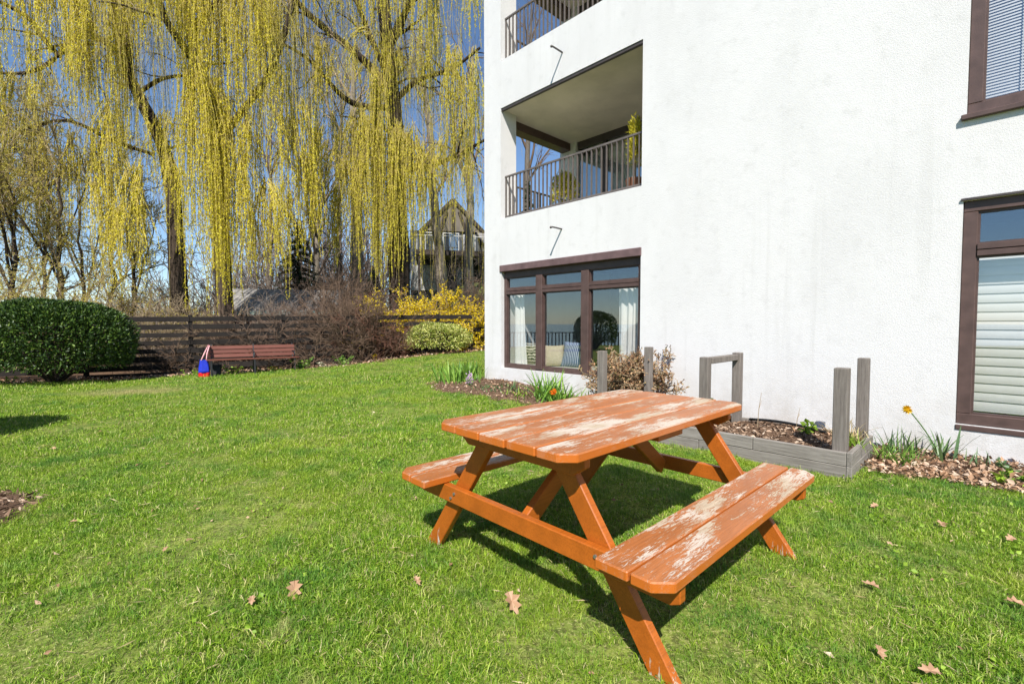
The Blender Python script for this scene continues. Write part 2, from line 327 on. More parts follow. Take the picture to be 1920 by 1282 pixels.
def resample(pts, K):
    pts = np.asarray(pts, float); d = np.r_[0, np.cumsum(np.linalg.norm(np.diff(pts, axis=0), axis=1))]; t = np.linspace(0, d[-1], K)
    q = np.stack([np.interp(t, d, pts[:, i]) for i in range(pts.shape[1])], 1)
    for _ in range(3): q[1:-1] = .25 * q[:-2] + .5 * q[1:-1] + .25 * q[2:]
    return q
def grow(P, Rr, m, t0, length, spread, bias, wob, K, grav=0, rf=.6):
    """m children on each of the polylines P: out from the parent, bent by bias and gravity"""
    S, Kp, _ = P.shape; n = S * m; t = rng.uniform(t0, .97, n) * (Kp - 1.001); i = t.astype(int); f = (t - i)[:, None]; s = np.repeat(np.arange(S), m)
    p0 = P[s, i] * (1 - f) + P[s, i + 1] * f; r0 = Rr[s, i] * (1 - f[:, 0]) + Rr[s, i + 1] * f[:, 0]
    T = unit(P[s, i + 1] - P[s, i]); d = unit(T + spread * rng.normal(size=(n, 3)) + np.asarray(bias))
    Ls = length * rng.uniform(.55, 1.25, n) * (1.1 - .5 * t / Kp); out = [p0]
    for j in range(1, K):
        d = unit(d + wob * rng.normal(size=(n, 3)) + np.array([0, 0, -grav])); out.append(out[-1] + d * (Ls / (K - 1))[:, None])
    return np.stack(out, 1), (r0 * rf)[:, None] * np.linspace(1, .35, K)[None]

# ------------------------------------------------------------------ the ground, one sheet to the horizon; the lake
def axis_(lo, hi, fine_lo, fine_hi, step, n):
    return np.r_[lo - (lo - fine_lo) * 0 + (fine_lo - lo) * (1 - np.linspace(1, 0, n, endpoint=False) ** 3) , np.arange(fine_lo, fine_hi, step), fine_hi + (hi - fine_hi) * np.linspace(0, 1, n) ** 3]
xs = axis_(-900, 900, -30, 16, .4, 16); ys = axis_(-900, 900, -8, 36, .4, 16)
X, Y = np.meshgrid(xs, ys, indexing='ij'); Z = zg(X, Y) + .012 * np.sin(X * 2.1 + 1.3 * np.sin(Y * 1.7)) * sst(0, 3, np.abs(Y))
nx_, ny_ = X.shape; ii = np.arange(nx_ * ny_).reshape(nx_, ny_)
F = np.stack([ii[:-1, :-1], ii[1:, :-1], ii[1:, 1:], ii[:-1, 1:]], -1).reshape(-1, 4)
put('lawn', npmesh('lawn', np.stack([X, Y, Z], -1), F, 'lawn_soil', smooth=True), kind='structure', label='green spring lawn running from the camera to the fence')
put('lake', MB().add([(-4000, -4000, -6.5), (-20, -4000, -6.5), (-20, 4000, -6.5), (-4000, 4000, -6.5)], [(0, 1, 2, 3)]).mesh('lake', 'lake'), kind='structure', label='blue lake beyond the bluff')

# building frame of reference
BC = np.array([-.535, 9.22]); UU = np.array([.692, -.722]); NN = np.array([.722, .692])
def bw(u, n, z=None):
    p = BC + u * UU + n * NN
    return np.array([p[0], p[1], zg1(*p) if z is None else z])
def to_un(x, y): dx, dy = x - BC[0], y - BC[1]; return dx * UU[0] + dy * UU[1], dx * NN[0] + dy * NN[1]
BROT = math.atan2(UU[1], UU[0])
FP = np.array([-8., 13.9]); FD = np.array([.929, .371]); FN = np.array([.371, -.929])
def fw(s, n, z=0.): p = FP + s * FD + n * FN; return np.array([p[0], p[1], zg1(*p) + z])
def to_sn(x, y): dx, dy = x - FP[0], y - FP[1]; return dx * FD[0] + dy * FD[1], dx * FN[0] + dy * FN[1]
def wig(t, a=1.): return a * (.10 * np.sin(2.3 * t + 1) + .06 * np.sin(5.1 * t) + .035 * np.sin(11.7 * t + 2))
def left_edge(u): return -(.92 + .28 * np.sin(.9 * u + .8) + wig(u, .8))        # n of the planting strip's edge along the wall
def right_edge(u): return -(.98 + .10 * (u - 6.3) + wig(u, .9))
def fence_edge(s): return 1.18 + .10 * np.sin(.8 * s) + wig(s, .9)
def in_bed(x, y):
    u, n = to_un(x, y); s, m = to_sn(x, y)
    a = (u > -.75 - .3 * n) & (u < 3.6) & (n > left_edge(u)) ; a &= (u > -.9 + .25 * np.sin(3 * n))
    b = (u >= 3.55) & (u < 6.27) & (n > -1.46); c = (u >= 6.2) & (n > right_edge(u)); a = a & (n < .3)
    d = m < fence_edge(s); e = ((x + 3.68) / .46) ** 2 + ((y - 2.9) / .54) ** 2 < 1 + .5 * wig(x * 4)
    inside = (u > 0) & (n > 0)
    return a | b | c | d | e | inside
def strip(name, ts, lo, hi, fn, dz, label, K=7):
    V = [];
    for t in ts:
        for w in np.linspace(0, 1, K):
            p = fn(t, lo(t) * (1 - w) + hi(t) * w); V.append((p[0], p[1], zg1(p[0], p[1]) + dz * (min(1, 4 * w, 4 * (1 - w) + .9)) + .006 * math.sin(13 * t + 9 * w)))
    n_ = len(ts); idx = np.arange(n_ * K).reshape(n_, K); F = np.stack([idx[:-1, :-1], idx[1:, :-1], idx[1:, 1:], idx[:-1, 1:]], -1).reshape(-1, 4)
    put(name, npmesh(name, np.array(V), F, 'soil', smooth=True), kind='structure', label=label)
strip('flower_bed', np.linspace(-.8, 6.3, 90), lambda u: float(left_edge(u)), lambda u: -.0 if u > 0 else .35, bw, .03, 'flower bed of bare earth below the wide ground floor window')
strip('flower_bed', np.linspace(6.25, 12, 60), lambda u: float(right_edge(u)), lambda u: -.0, bw, .03, 'leaf covered bed right of the raised bed')
strip('flower_bed', np.linspace(-11, 8.0, 120), lambda s: float(fence_edge(s)), lambda s: -11., fw, .03, 'earth strip along the foot of the slatted fence', 40)
V = [(-3.68, 2.9, .06)] + [(-3.68 + .48 * math.cos(a) * (1 + .1 * math.sin(5 * a)), 2.9 + .56 * math.sin(a), .012) for a in np.linspace(0, 2 * np.pi, 24, endpoint=False)]
put('mulch_patch', MB().add(V, [(0, 1 + i, 1 + (i + 1) % 24) for i in range(24)]).mesh('mulch_patch', 'soil', smooth=True), kind='structure', label='bare mulch patch in the lawn at the left edge')

# ------------------------------------------------------------------ apartment building
bld = thing('apartment_building', 'white stucco apartment block with corner balconies and brown framed windows', 'building', (BC[0], BC[1], 0), BROT)
def slab_with_holes(us, zs, holes, th, axis='u', n0=0.0):
    """a wall as one closed sheet: front at n0, back at n0+th, with reveals round the holes"""
    mb = MB()
    def P(a, b, z): return (a, b, z) if axis == 'u' else (b, a, z)
    us = sorted(set(us)); zs = sorted(set(zs))
    def hole(i, j):
        c = ((us[i] + us[i + 1]) / 2, (zs[j] + zs[j + 1]) / 2); return any(h[0] < c[0] < h[1] and h[2] < c[1] < h[3] for h in holes)
    nu, nz = len(us) - 1, len(zs) - 1
    for i in range(nu):
        for j in range(nz):
            if hole(i, j): continue
            a0, a1, z0, z1 = us[i], us[i + 1], zs[j], zs[j + 1]; f, b = n0, n0 + th
            mb.add([P(a0, f, z0), P(a1, f, z0), P(a1, f, z1), P(a0, f, z1)], [(0, 1, 2, 3) if axis == 'u' else (3, 2, 1, 0)])
            mb.add([P(a0, b, z0), P(a1, b, z0), P(a1, b, z1), P(a0, b, z1)], [(3, 2, 1, 0) if axis == 'u' else (0, 1, 2, 3)])
            for (di, dj, q) in ((-1, 0, (P(a0, f, z0), P(a0, f, z1), P(a0, b, z1), P(a0, b, z0))), (1, 0, (P(a1, f, z1), P(a1, f, z0), P(a1, b, z0), P(a1, b, z1))), (0, -1, (P(a1, f, z0), P(a0, f, z0), P(a0, b, z0), P(a1, b, z0))), (0, 1, (P(a0, f, z1), P(a1, f, z1), P(a1, b, z1), P(a0, b, z1)))):
                I, J = i + di, j + dj
                if I < 0 or J < 0 or I >= nu or J >= nz or hole(I, J): mb.add(q, [(0, 1, 2, 3) if axis == 'u' else (3, 2, 1, 0)])
    import bmesh
    me = mb.mesh('wall', 'stucco'); bm = bmesh.new(); bm.from_mesh(me); bmesh.ops.remove_doubles(bm, verts=bm.verts, dist=1e-4); bmesh.ops.recalc_face_normals(bm, faces=bm.faces)
    bm.to_mesh(me); bm.free(); return me
WU0, WU1, WZ0, WZ1 = .48, 3.43, .43, 2.34
BALC = [(3.22, 5.25), (6.11, 8.14)]
RU0, RU1 = 6.75, 8.45; RZ = [(.335, 2.385), (3.16, 5.25), (6.05, 8.14)]
TOP = 9.4
holes = [(WU0, WU1, WZ0, WZ1)] + [(.47, WU1, a, b) for a, b in BALC] + [(RU0, RU1, a, b) for a, b in RZ]
put('wall', slab_with_holes([0, .47, WU0, WU1, RU0, RU1, 14], [-.6, TOP] + [z for h in holes for z in h[2:]], holes, .40), bld)
sh = [(.40, 2.25, a, b) for a, b in BALC]
put('wall', slab_with_holes([.4005, 2.25, 10], [-.6, TOP] + [z for h in sh for z in h[2:]], sh, .46, 'n'), bld)
mb = MB().box(.461, 14, 9.7, 10, -.6, TOP - .01); mb.box(13.7, 14.0, .405, 9.7, -.6, TOP - .01); put('wall', mb.mesh('wall', 'stucco'), bld)
put('roof', MB().box(-.1, 14.1, -.1, 10.1, TOP, TOP + .35).mesh('roof', 'stucco'), bld)
for i, (a, b) in enumerate(BALC):                      # loggias
    put('balcony_floor', MB().box(.30, 3.9, .12, 2.6, a - .16, a + .004).mesh('balcony_floor', 'inner_sill'), bld)
    put('balcony_ceiling', MB().box(.02, 3.9, .065, 2.6, b - .012, b + .14).mesh('balcony_ceiling', 'soffit'), bld)
    put('side_wall', MB().box(WU1 + .004, WU1 + .3, .4, 2.6, a, b).mesh('side_wall', 'stucco'), bld)
    put('drip_edge', MB().box(.475, WU1 - .004, .012, .064, b - .045, b - .002).mesh('drip_edge', 'dark_metal'), bld)
    put('side_beam', MB().box(.06, .30, .405, 2.245, b - .17, b - .0125).mesh('side_beam', 'brown_frame'), bld)
    # sliding doors at the back
    d0, d1, nb = .06, WU1 + .004, 2.30
    dr = put('balcony_door', MB().box(d0, d1, nb, nb + .08, b - .17, b - .004).mesh('door_frame', 'dark_metal'), bld); put('threshold', MB().box(d0, d1, nb, nb + .08, a, a + .07).mesh('threshold', 'dark_metal'), dr)
    for u in (d0, 1.12, 2.22, 3.32): put('mullion', MB().box(u, u + (.30 if u == d0 else .09), nb - .012, nb + .07, a + .071, b - .171).mesh('mullion', 'dark_metal'), dr)
    for u0, u1 in ((.36, 1.12), (1.21, 2.22), (2.31, 3.32)):
        put('pane', MB().box(u0, u1, nb + .03, nb + .036, a + .071, b - .171).mesh('pane', 'door_glass'), dr)
    pts = [];
    for q in range(90): pts.append((.36 + q * .033, nb + .13 + .03 * math.sin(q * 1.9)))
    cb = MB(); V = [(x, y, z) for z in (a + .05, b - .3) for x, y in pts]; cb.add(V, [(j, j + 1, 91 + j, 90 + j) for j in range(89)])
    put('curtain', cb.mesh('curtain', 'curtain'), label='pale curtain hanging behind the %s balcony door' % ('lower', 'upper')[i], category='curtain').parent = None
    bpy.data.objects[-1] if False else None
    cu = [o for o in COL.objects if o.name.startswith('curtain')][-1]; cu.location = (BC[0], BC[1], 0); cu.rotation_euler = (0, 0, BROT)
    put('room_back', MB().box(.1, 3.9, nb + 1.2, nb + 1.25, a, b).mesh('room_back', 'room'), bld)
    # railings
    top = a + .81
    rl = put('railing', MB().box(.475, WU1 - .005, .10, .135, top - .028, top).box(.475, WU1 - .005, .105, .13, a + .045, a + .07).mesh('railing', 'rail_metal'), bld)
    bal = MB().box(-.007, .007, -.014, .014, 0, top - .028 - a).mesh('baluster', 'rail_metal')
    nbal = 32
    for q in range(nbal): put('baluster', bal, rl, (.487 + q * (WU1 - .504) / (nbal - 1) if q else .487, .1175, a))
    rl = put('railing', MB().box(.14, .175, .405, 2.245, top - .028, top).mesh('railing', 'rail_metal'), bld)
    bal = MB().box(-.012, .012, -.007, .007, 0, top - .028 - a).mesh('baluster', 'rail_metal')
    for q in range(19): put('baluster', bal, rl, (.1575, .43 + q * .1, a))
for u, z in ((1.957, 5.66), (1.957, 2.82)):       # spouts in the wall, out over the lawn
    put('drain_spout', MB().tube([(u, .02, z), (u, -.23, z + .004), (u, -.275, z - .010)], [.014, .014, .020], 10).mesh('drain_spout', 'pipe', smooth=True), bld)
def win(u0, u1, z0, z1, posts, transom, fw_=.075, mw=.15, rec=.07, head=True, label=None):
    """frame as one part; mullions, transoms, panes below it"""
    d0, d1 = rec, rec + .09
    w = put('window', MB().box(u0 + .002, u1 - .002, d0, d1, z1 - fw_ - (.05 if head else 0), z1 - .002).box(u0 + .002, u1 - .002, d0, d1, z0 + .002, z0 + fw_)
            .box(u0 + .002, u0 + fw_, d0, d1, z0 + fw_, z1 - fw_ - .05 * head).box(u1 - fw_, u1 - .002, d0, d1, z0 + fw_, z1 - fw_ - .05 * head).mesh('window_frame', 'brown_frame', .006), bld)
    zt = z1 - fw_ - (.05 if head else 0); eds = [u0 + fw_] + [e for p in posts for e in (p - mw / 2, p + mw / 2)] + [u1 - fw_]
    for p in posts: put('mullion', MB().box(p - mw / 2, p + mw / 2, d0 - .022, d1 - .01, z0 + fw_ * .4, zt).mesh('mullion', 'brown_frame', .006), w)
    for i in range(0, len(eds), 2):
        a, b = eds[i], eds[i + 1]; lo = z0 + fw_; spans = [(lo, zt)]
        if transom:
            put('transom', MB().box(a, b, d0 - .012, d1 - .02, transom - .055, transom - .004).box(a, b, d0 - .012, d1 - .02, transom + .004, transom + .055).box(a, b, d0 + .004, d1 - .03, transom - .004, transom + .004).mesh('transom', 'brown_frame', .003), w)
            spans = [(lo, transom - .055), (transom + .055, zt)]
        for (s0, s1) in spans:
            put('pane', MB().box(a, b, d0 + .045, d0 + .049, s0, s1).mesh('pane', 'window_glass'), w)
            g = .016
            put('glazing_bead', MB().box(a, a + g, d0 + .02, d0 + .044, s0, s1).box(b - g, b, d0 + .02, d0 + .044, s0, s1).box(a + g, b - g, d0 + .02, d0 + .044, s0, s0 + g).box(a + g, b - g, d0 + .02, d0 + .044, s1 - g, s1).mesh('glazing_bead', 'brown_frame'), w)
    return w
p1, p2 = 1.395, 2.395
w1 = win(WU0, WU1, WZ0, WZ1 - .10, (p1, p2), 1.865)
put('window_head', MB().box(WU0 - .03, WU1 + .01, -.025, .30, WZ1 - .11, WZ1 + .012).mesh('window_head', 'brown_fascia', .008), w1)
for i, (a, b) in enumerate(RZ):
    w = win(RU0, RU1, a, b, (), b - .45 if i != 1 else None, .10, rec=.03, head=False)
    put('window_sill', MB().box(RU0 - (.035 if i else .0), RU1 + .03, -(.045 if i else .012), .06, a - .05, a - .003).mesh('window_sill', 'brown_frame', .006), w)
    put('window_head', MB().box(RU0 - .015, RU1 + .015, -.02, .06, b + .003, b + .022).mesh('window_head', 'dark_metal'), w)
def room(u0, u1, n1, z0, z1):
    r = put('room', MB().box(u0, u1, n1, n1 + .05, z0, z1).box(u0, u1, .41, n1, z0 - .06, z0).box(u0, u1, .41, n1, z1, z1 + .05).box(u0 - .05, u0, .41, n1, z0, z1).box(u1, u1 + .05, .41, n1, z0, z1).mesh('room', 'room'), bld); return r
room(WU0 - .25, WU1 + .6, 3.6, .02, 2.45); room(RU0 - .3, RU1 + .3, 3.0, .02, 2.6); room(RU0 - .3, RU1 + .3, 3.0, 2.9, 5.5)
put('inner_sill', MB().box(WU0 + .01, WU1 - .01, .18, .95, WZ0 - .03, WZ0 + .068).mesh('inner_sill', 'inner_sill'), bld)
def in_b(o): o.location = (BC[0], BC[1], 0); o.rotation_euler = (0, 0, BROT); return o
def drape(u0, u1, n, z0, z1, flare, label, seed):
    r_ = random.Random(seed); K = 46; V = []; rows = [0, .02, .05, .5, .8, 1]
    for t in rows:
        z = z1 + (z0 - z1) * t
        for j in range(K):
            q = j / (K - 1); V.append((u0 + (u1 - u0) * q + flare * t * t * q, n + (.016 + .018 * t) * math.sin(q * (u1 - u0) * 62 + 1.2 * math.sin(q * 7 + seed) + .5 * t), z))
    mb = MB().add(V, [(a * K + j, a * K + j + 1, (a + 1) * K + j + 1, (a + 1) * K + j) for a in range(len(rows) - 1) for j in range(K - 1)])
    return in_b(put('curtain', mb.mesh('curtain', 'curtain', smooth=True), label=label, category='curtain'))
drape(WU0 + .10, WU0 + .38, .24, WZ0 + .07, 1.80, .07, 'white curtain at the corner end of the wide ground floor window', 1)
drape(WU1 - .52, WU1 - .04, .24, WZ0 + .07, 1.80, -.03, 'white curtain behind the dry bush in the wide ground floor window', 2)
def cushion(w, h, mat, u, n, lean, yaw, label, tilt=0):
    K = 13; V = []; 
    for sgn in (1, -1):
        for i in range(K):
            for j in range(K):
                a, b = i / (K - 1) * 2 - 1, j / (K - 1) * 2 - 1
                puff = max(0, (1 - abs(a) ** 2.6)) ** .6 * max(0, (1 - abs(b) ** 2.6)) ** .6
                V.append((a * w / 2 * (1 - .07 * (1 - b * b)), sgn * (.004 + .085 * puff), (b * h / 2) * (1 - .07 * (1 - a * a)) + h / 2))
    f = lambda o: [(o + i * K + j, o + (i + 1) * K + j, o + (i + 1) * K + j + 1, o + i * K + j + 1) for i in range(K - 1) for j in range(K - 1)]
    F = [q for q in f(0)] + [q[::-1] for q in f(K * K)]
    rim = [(i, 0) for i in range(K - 1)] + [(K - 1, j) for j in range(K - 1)] + [(i, K - 1) for i in range(K - 1, 0, -1)] + [(0, j) for j in range(K - 1, 0, -1)]
    for q in range(len(rim)):
        a, b = rim[q], rim[(q + 1) % len(rim)]; F.append((a[0] * K + a[1], K * K + a[0] * K + a[1], K * K + b[0] * K + b[1], b[0] * K + b[1]))
    p = bw(u, n, WZ0 + .07)
    o = put('cushion', MB().add(V, F).mesh('cushion', mat, smooth=True), loc=tuple(p), rot=(lean, tilt, BROT + yaw), label=label, category='cushion')
    return o
cushion(.44, .42, 'swirl_fabric', .84, .38, R(-16), R(22), 'black and cream swirl patterned cushion beside the white curtain')
cushion(.40, .40, 'cream_fabric', 1.50, .36, R(-20), R(52), 'beige corduroy cushion leaning in the middle window pane')
cushion(.50, .47, 'stripe_fabric', 1.82, .46, R(-20), R(8), 'blue striped cushion next to the beige cushion')
# blinds
def blind(u0, u1, z0, z1, pitch, depth, n, ang, label, cord):
    t = thing('window_blind', label, 'blind', bw(u0, 0, 0) * [1, 1, 0], BROT); W = u1 - u0
    put('head_rail', MB().box(0, W, n - .025, n + .025, z1 - .04, z1).mesh('head_rail', 'white_plastic'), t)
    K = 5; V = []
    for sd in (0, W):
        for q in range(K):
            a = (q / (K - 1) - .5); V.append((sd, a * depth * math.cos(ang) - .10 * depth * (1 - 4 * a * a), a * depth * math.sin(ang)))
    sl = MB().add(V, [(q, q + 1, K + q + 1, K + q) for q in range(K - 1)]).mesh('slat', 'white_plastic', smooth=True)
    zz = z1 - .05 - depth * .5; c = 0
    while zz > z0 + .03: put('slat', sl, t, (0, n, zz)); zz -= pitch; c += 1
    put('bottom_rail', MB().box(0, W, n - .012, n + .012, z0, z0 + .022).mesh('bottom_rail', 'white_plastic'), t)
    if cord: put('cord', MB().box(.24, .246, n - depth * .7, n - depth * .7 + .004, z0 + .03, z1 - .03).mesh('cord', 'white_plastic'), t)
blind(RU0 + .09, RU1 - .09, .45, 1.95, .083, .108, .20, R(76), 'broad slatted white blind lowered in the ground floor right window', False)
blind(RU0 + .09, RU1 - .09, 3.28, 5.15, .027, .027, .17, R(62), 'fine slatted pale blind lowered in the upper right window', True)

# ------------------------------------------------------------------ picnic table
TA = math.pi / 2 - .814
tb = thing('picnic_table', 'weathered orange painted picnic table with peeling top boards on the lawn', 'picnic table', (.52, 2.585, 0), TA)
def board(x0, x1, y0, y1, z0, z1, ch=None):
    """plank with optional chamfered end corners on the side given by ch (+1: y1 side, -1: y0 side)"""
    c = .055
    if ch == 1: poly = [(x0, y0), (x1, y0), (x1, y1 - c), (x1 - c, y1), (x0 + c, y1), (x0, y1 - c)]
    elif ch == -1: poly = [(x0 + c, y0), (x1 - c, y0), (x1, y0 + c), (x1, y1), (x0, y1), (x0, y0 + c)]
    else: poly = [(x0, y0), (x1, y0), (x1, y1), (x0, y1)]
    return MB().prism(poly, z0, z1)
def centred(mb):
    c = np.mean(mb.v, axis=0); mb.v = [tuple(np.array(p) - c) for p in mb.v]; return tuple(c)
L2, W2 = 1.677 / 2, .862 / 2; bwid = (.862 - 4 * .010) / 5
for i in range(5):
    y0 = -W2 + i * (bwid + .010); mb = board(-L2 + random.uniform(-.004, .004), L2 + random.uniform(-.004, .004), y0, y0 + bwid, .745 + random.uniform(-.001, .001), .785 + random.uniform(-.002, .002), {0: -1, 4: 1}.get(i))
    c = centred(mb); put('top_board', mb.mesh('top_board', 'worn_paint', .005), tb, c)
for sg in (-1, 1):
    for i in range(2):
        a = .541 + i * .144; y = sorted((sg * a, sg * (a + .134))); mb = board(-.831 + random.uniform(-.004, .004), .831, y[0], y[1], .408, .448 + random.uniform(-.002, .002), sg if i == 1 else None)
        c = centred(mb); put('seat_board', mb.mesh('seat_board', 'worn_paint', .005), tb, c)
def legm(sg):
    mb = MB(); zt, zb = .744, 0.0; yt, yb = .20, .7255; w = .058
    mb.add([(sx, sg * y, z) for sx in (-.019, .019) for (y, z) in ((yt - w, zt), (yt + w, zt), (yb + w, zb), (yb - w, zb))], [(0, 1, 2, 3), (7, 6, 5, 4), (0, 4, 5, 1), (1, 5, 6, 2), (2, 6, 7, 3), (3, 7, 4, 0)])
    me = mb.mesh('leg', 'orange_paint', .004); return me
for sx in (-1, 1):
    for sg in (-1, 1):
        o = put('leg', legm(sg), tb, (sx * .6445, 0, 0))
    c = MB().prism([(-.80, .335), (-.765, .318), (.765, .318), (.80, .335), (.80, .406), (-.80, .406)], 0, .038)
    c.v = [(z, x, y) for x, y, z in c.v]; put('cross_beam', c.mesh('cross_beam', 'orange_paint', .004), tb, (sx * .6445 - (.0580 if sx < 0 else -.020), 0, 0))
    c = MB().prism([(-.40, .70), (-.34, .66), (.34, .66), (.40, .70), (.40, .743), (-.40, .743)], 0, .038)
    c.v = [(z, x, y) for x, y, z in c.v]; put('top_cleat', c.mesh('top_cleat', 'orange_paint', .004), tb, (sx * .6445 - (.0580 if sx < 0 else -.020), 0, 0))
    put('brace', MB().beam((sx * .618, 0, .345), (sx * .12, 0, .725), .040, .088).mesh('brace', 'orange_paint', .004), tb)
    for sg in (-1, 1):
        for dy, dz in ((0, .375), (.03, .345)):
            put('bolt', MB().tube([(sx * .700, sg * (.455 + dy), dz), (sx * .709, sg * (.455 + dy), dz)], .008, 8).mesh('bolt', 'zinc'), tb)
put('middle_cleat', MB().box(-.12, .12, -.39, .39, .704, .743).mesh('middle_cleat', 'orange_paint', .004), tb)

# ------------------------------------------------------------------ raised bed
rb = thing('raised_bed', 'weathered grey timber raised bed with six posts against the stucco wall', 'raised bed', (BC[0], BC[1], 0), BROT)
b0, b1, nf, nbk = 3.62, 6.22, -1.41, -.52; zb = .215
def plank(x0, x1, y0, y1, z0, z1, name='side_board'):
    mb = MB().box(x0, x1, y0, y1, z0, z1); c = centred(mb); return put(name, mb.mesh(name, 'grey_wood', .004), rb, c)
for (z0, z1, cut) in ((-.02, .100, 4.95), (.103, zb, 5.46)):
    plank(b0, cut - .002, nf, nf + .04, z0, z1); plank(cut + .002, b1 - .042, nf + .002, nf + .041, z0, z1)
    for x in (b0, b1 - .04):
        mb = MB().box(-(nbk - nf) / 2 - .02, (nbk - nf) / 2 - .02, -.02, .02, z0 + .002, z1 - .001 + (.006 if x > 5 else 0)); put('side_board', mb.mesh('side_board', 'grey_wood', .004), rb, (x + .02 + (.0 if x > 5 else -.045), (nf + nbk) / 2 + .02, 0), (0, 0, math.pi / 2))
    plank(b0 + .03, b1 - .05, nbk, nbk + .04, z0, z1)
def bed_post(u, n, top, w=.088):
    g = zg1(*bw(u, n)[:2]); mb = MB().box(-w / 2, w / 2, -w / 2, w / 2, g - .03, top); put('post', mb.mesh('post', 'grey_post', .005), rb, (u, n, 0), (0, 0, random.uniform(-.03, .03)))
bed_post(6.12, nf + .087, .90, .10); bed_post(6.14, nbk - .047, .945); bed_post(4.97, nf + .087, .93); bed_post(5.0, nbk - .047, .945); bed_post(3.72, nf + .087, .94); bed_post(3.92, -.60, .97, .085)
mb = MB().box(-.04, .04, nf + .135, nbk - .094, .862, .925); mb2 = mb
put('top_rail', mb.mesh('top_rail', 'grey_post', .005), rb, (4.985, 0, 0))
V = []; K1, K2 = 40, 20
for i in range(K1):
    for j in range(K2):
        u = b0 + .03 + (b1 - b0 - .08) * i / (K1 - 1); n = nf + .035 + (nbk - nf - .04) * j / (K2 - 1)
        e = min(1, 6 * j / (K2 - 1)); V.append((u, n, .135 + .05 * e + .03 * math.sin(3 * u + 5 * n) + .012 * math.sin(17 * u) * math.sin(23 * n)))
def bed_z(u, n): return .185 + .03 * np.sin(3 * u + 5 * n)
idx = np.arange(K1 * K2).reshape(K1, K2); F = np.stack([idx[:-1, :-1], idx[1:, :-1], idx[1:, 1:], idx[:-1, 1:]], -1).reshape(-1, 4)
put('soil', npmesh('soil', np.array(V), F, 'soil', smooth=True), rb)
hp = [bw(u, n, .235 + .02 * math.sin(6 * u)) for u, n in ((5.15, -.60), (5.35, -.62), (5.6, -.66), (5.8, -.70), (6.02, -.76))]; hp[-1][2] = .21
hq = resample(hp, 14); put('garden_hose', MB().tube([tuple(p) for p in hq], .014, 8).mesh('garden_hose', 'rubber', smooth=True), label='short black hose lying along the back of the raised bed', category='hose')

# ------------------------------------------------------------------ garden bench, bags
bp_ = np.array([-7.02, 12.75]); BA = math.atan2(1.1, 1.76); zb_ = zg1(*bp_)
be = thing('garden_bench', 'long reddish brown slatted bench with dark iron legs in front of the fence', 'bench', (bp_[0], bp_[1], zb_), BA)
BL = 2.08
for half in (-1, 1):
    x0, x1 = sorted((half * .012, half * BL / 2))
    for i in range(3):
        z = .50 + i * .108; mb = MB().box(x0, x1, -.016, .016, -.047, .047); c = ((x0 + x1) / 2) * 0
        put('back_slat', mb.mesh('back_slat', 'bench_wood', .004), be, (0, .235 + .035 * i, z), (R(-17), 0, 0))
for i in range(4):
    put('seat_slat', MB().box(-BL / 2 - .05, BL / 2 + .05, -.052, .052, -.018, .018).mesh('seat_slat', 'bench_wood', .004), be, (0, -.22 + i * .115, .425 - .006 * i))
for x in (-BL / 2 + .06, 0, BL / 2 - .06):
    lg = MB().beam((x, -.24, .40), (x, -.26, -.02), .045, .05, (0, 1, 0)).beam((x, .19, .42), (x, .28, -.02), .045, .05, (0, 1, 0)).box(x - .022, x + .022, -.27, .20, .36, .404)
    lg.beam((x, .205, .40), (x, .345, .80), .035, .04, (0, 1, 0)); put('leg_frame', lg.mesh('leg_frame', 'iron', .004), be)
    put('arm_rest', MB().tube([(x, -.20, .41), (x, -.22, .56), (x, -.15, .60), (x, .05, .60), (x, .26, .585)], .014, 6).mesh('arm_rest', 'iron', smooth=True), be) if x == 0 or x > 0 else None
pb = bp_ + np.array([math.cos(BA), math.sin(BA)]) * (-BL / 2 - .10) + np.array([math.sin(BA), -math.cos(BA)]) * .12
bag = thing('tote_bag', 'blue tote bag with red bottom and red straps at the bench end', 'bag', (pb[0], pb[1], zg1(*pb) + .02), BA)
def sack(z0, z1, w0, w1, d0, d1, wr=.01, K=18, cap=False):
    V = []; rows = 7
    for r_ in range(rows):
        t = r_ / (rows - 1); w, d = w0 + (w1 - w0) * t, d0 + (d1 - d0) * t
        for j in range(K):
            a = 2 * math.pi * j / K; ca, sa = math.cos(a), math.sin(a); q = wr * math.sin(5 * a + 4 * t)
            V.append((w * math.copysign(abs(ca) ** .6, ca) + q, d * math.copysign(abs(sa) ** .6, sa) + q, z0 + (z1 - z0) * t))
    F = [(r_ * K + j, r_ * K + (j + 1) % K, (r_ + 1) * K + (j + 1) % K, (r_ + 1) * K + j) for r_ in range(rows - 1) for j in range(K)]
    F.append(tuple(range(K))[::-1])
    if cap: F.append(tuple((rows - 1) * K + j for j in range(K)))
    return MB().add(V, F)
put('bag_body', sack(.10, .43, .125, .085, .07, .03).mesh('bag_body', 'blue_fabric', smooth=True), bag)
put('bag_base', sack(-.02, .105, .115, .127, .07, .072, cap=True).mesh('bag_base', 'red_fabric', smooth=True), bag)
for d in (-.03, .035): put('strap', MB().tube([(-.06, d, .42), (.02, d + .14, .62), (.10, d + .35, .80), (.12, d + .33, .78), (.07, d + .12, .60), (.05, d, .42)], .014, 6).mesh('strap', 'strap_fabric', smooth=True), bag)
pb2 = bp_ + np.array([math.cos(BA), math.sin(BA)]) * (-BL / 2 + .16) + np.array([math.sin(BA), -math.cos(BA)]) * -.02
b2 = thing('bag', 'dark round bag standing under the left end of the bench', 'bag', (pb2[0], pb2[1], zg1(*pb2)), BA)
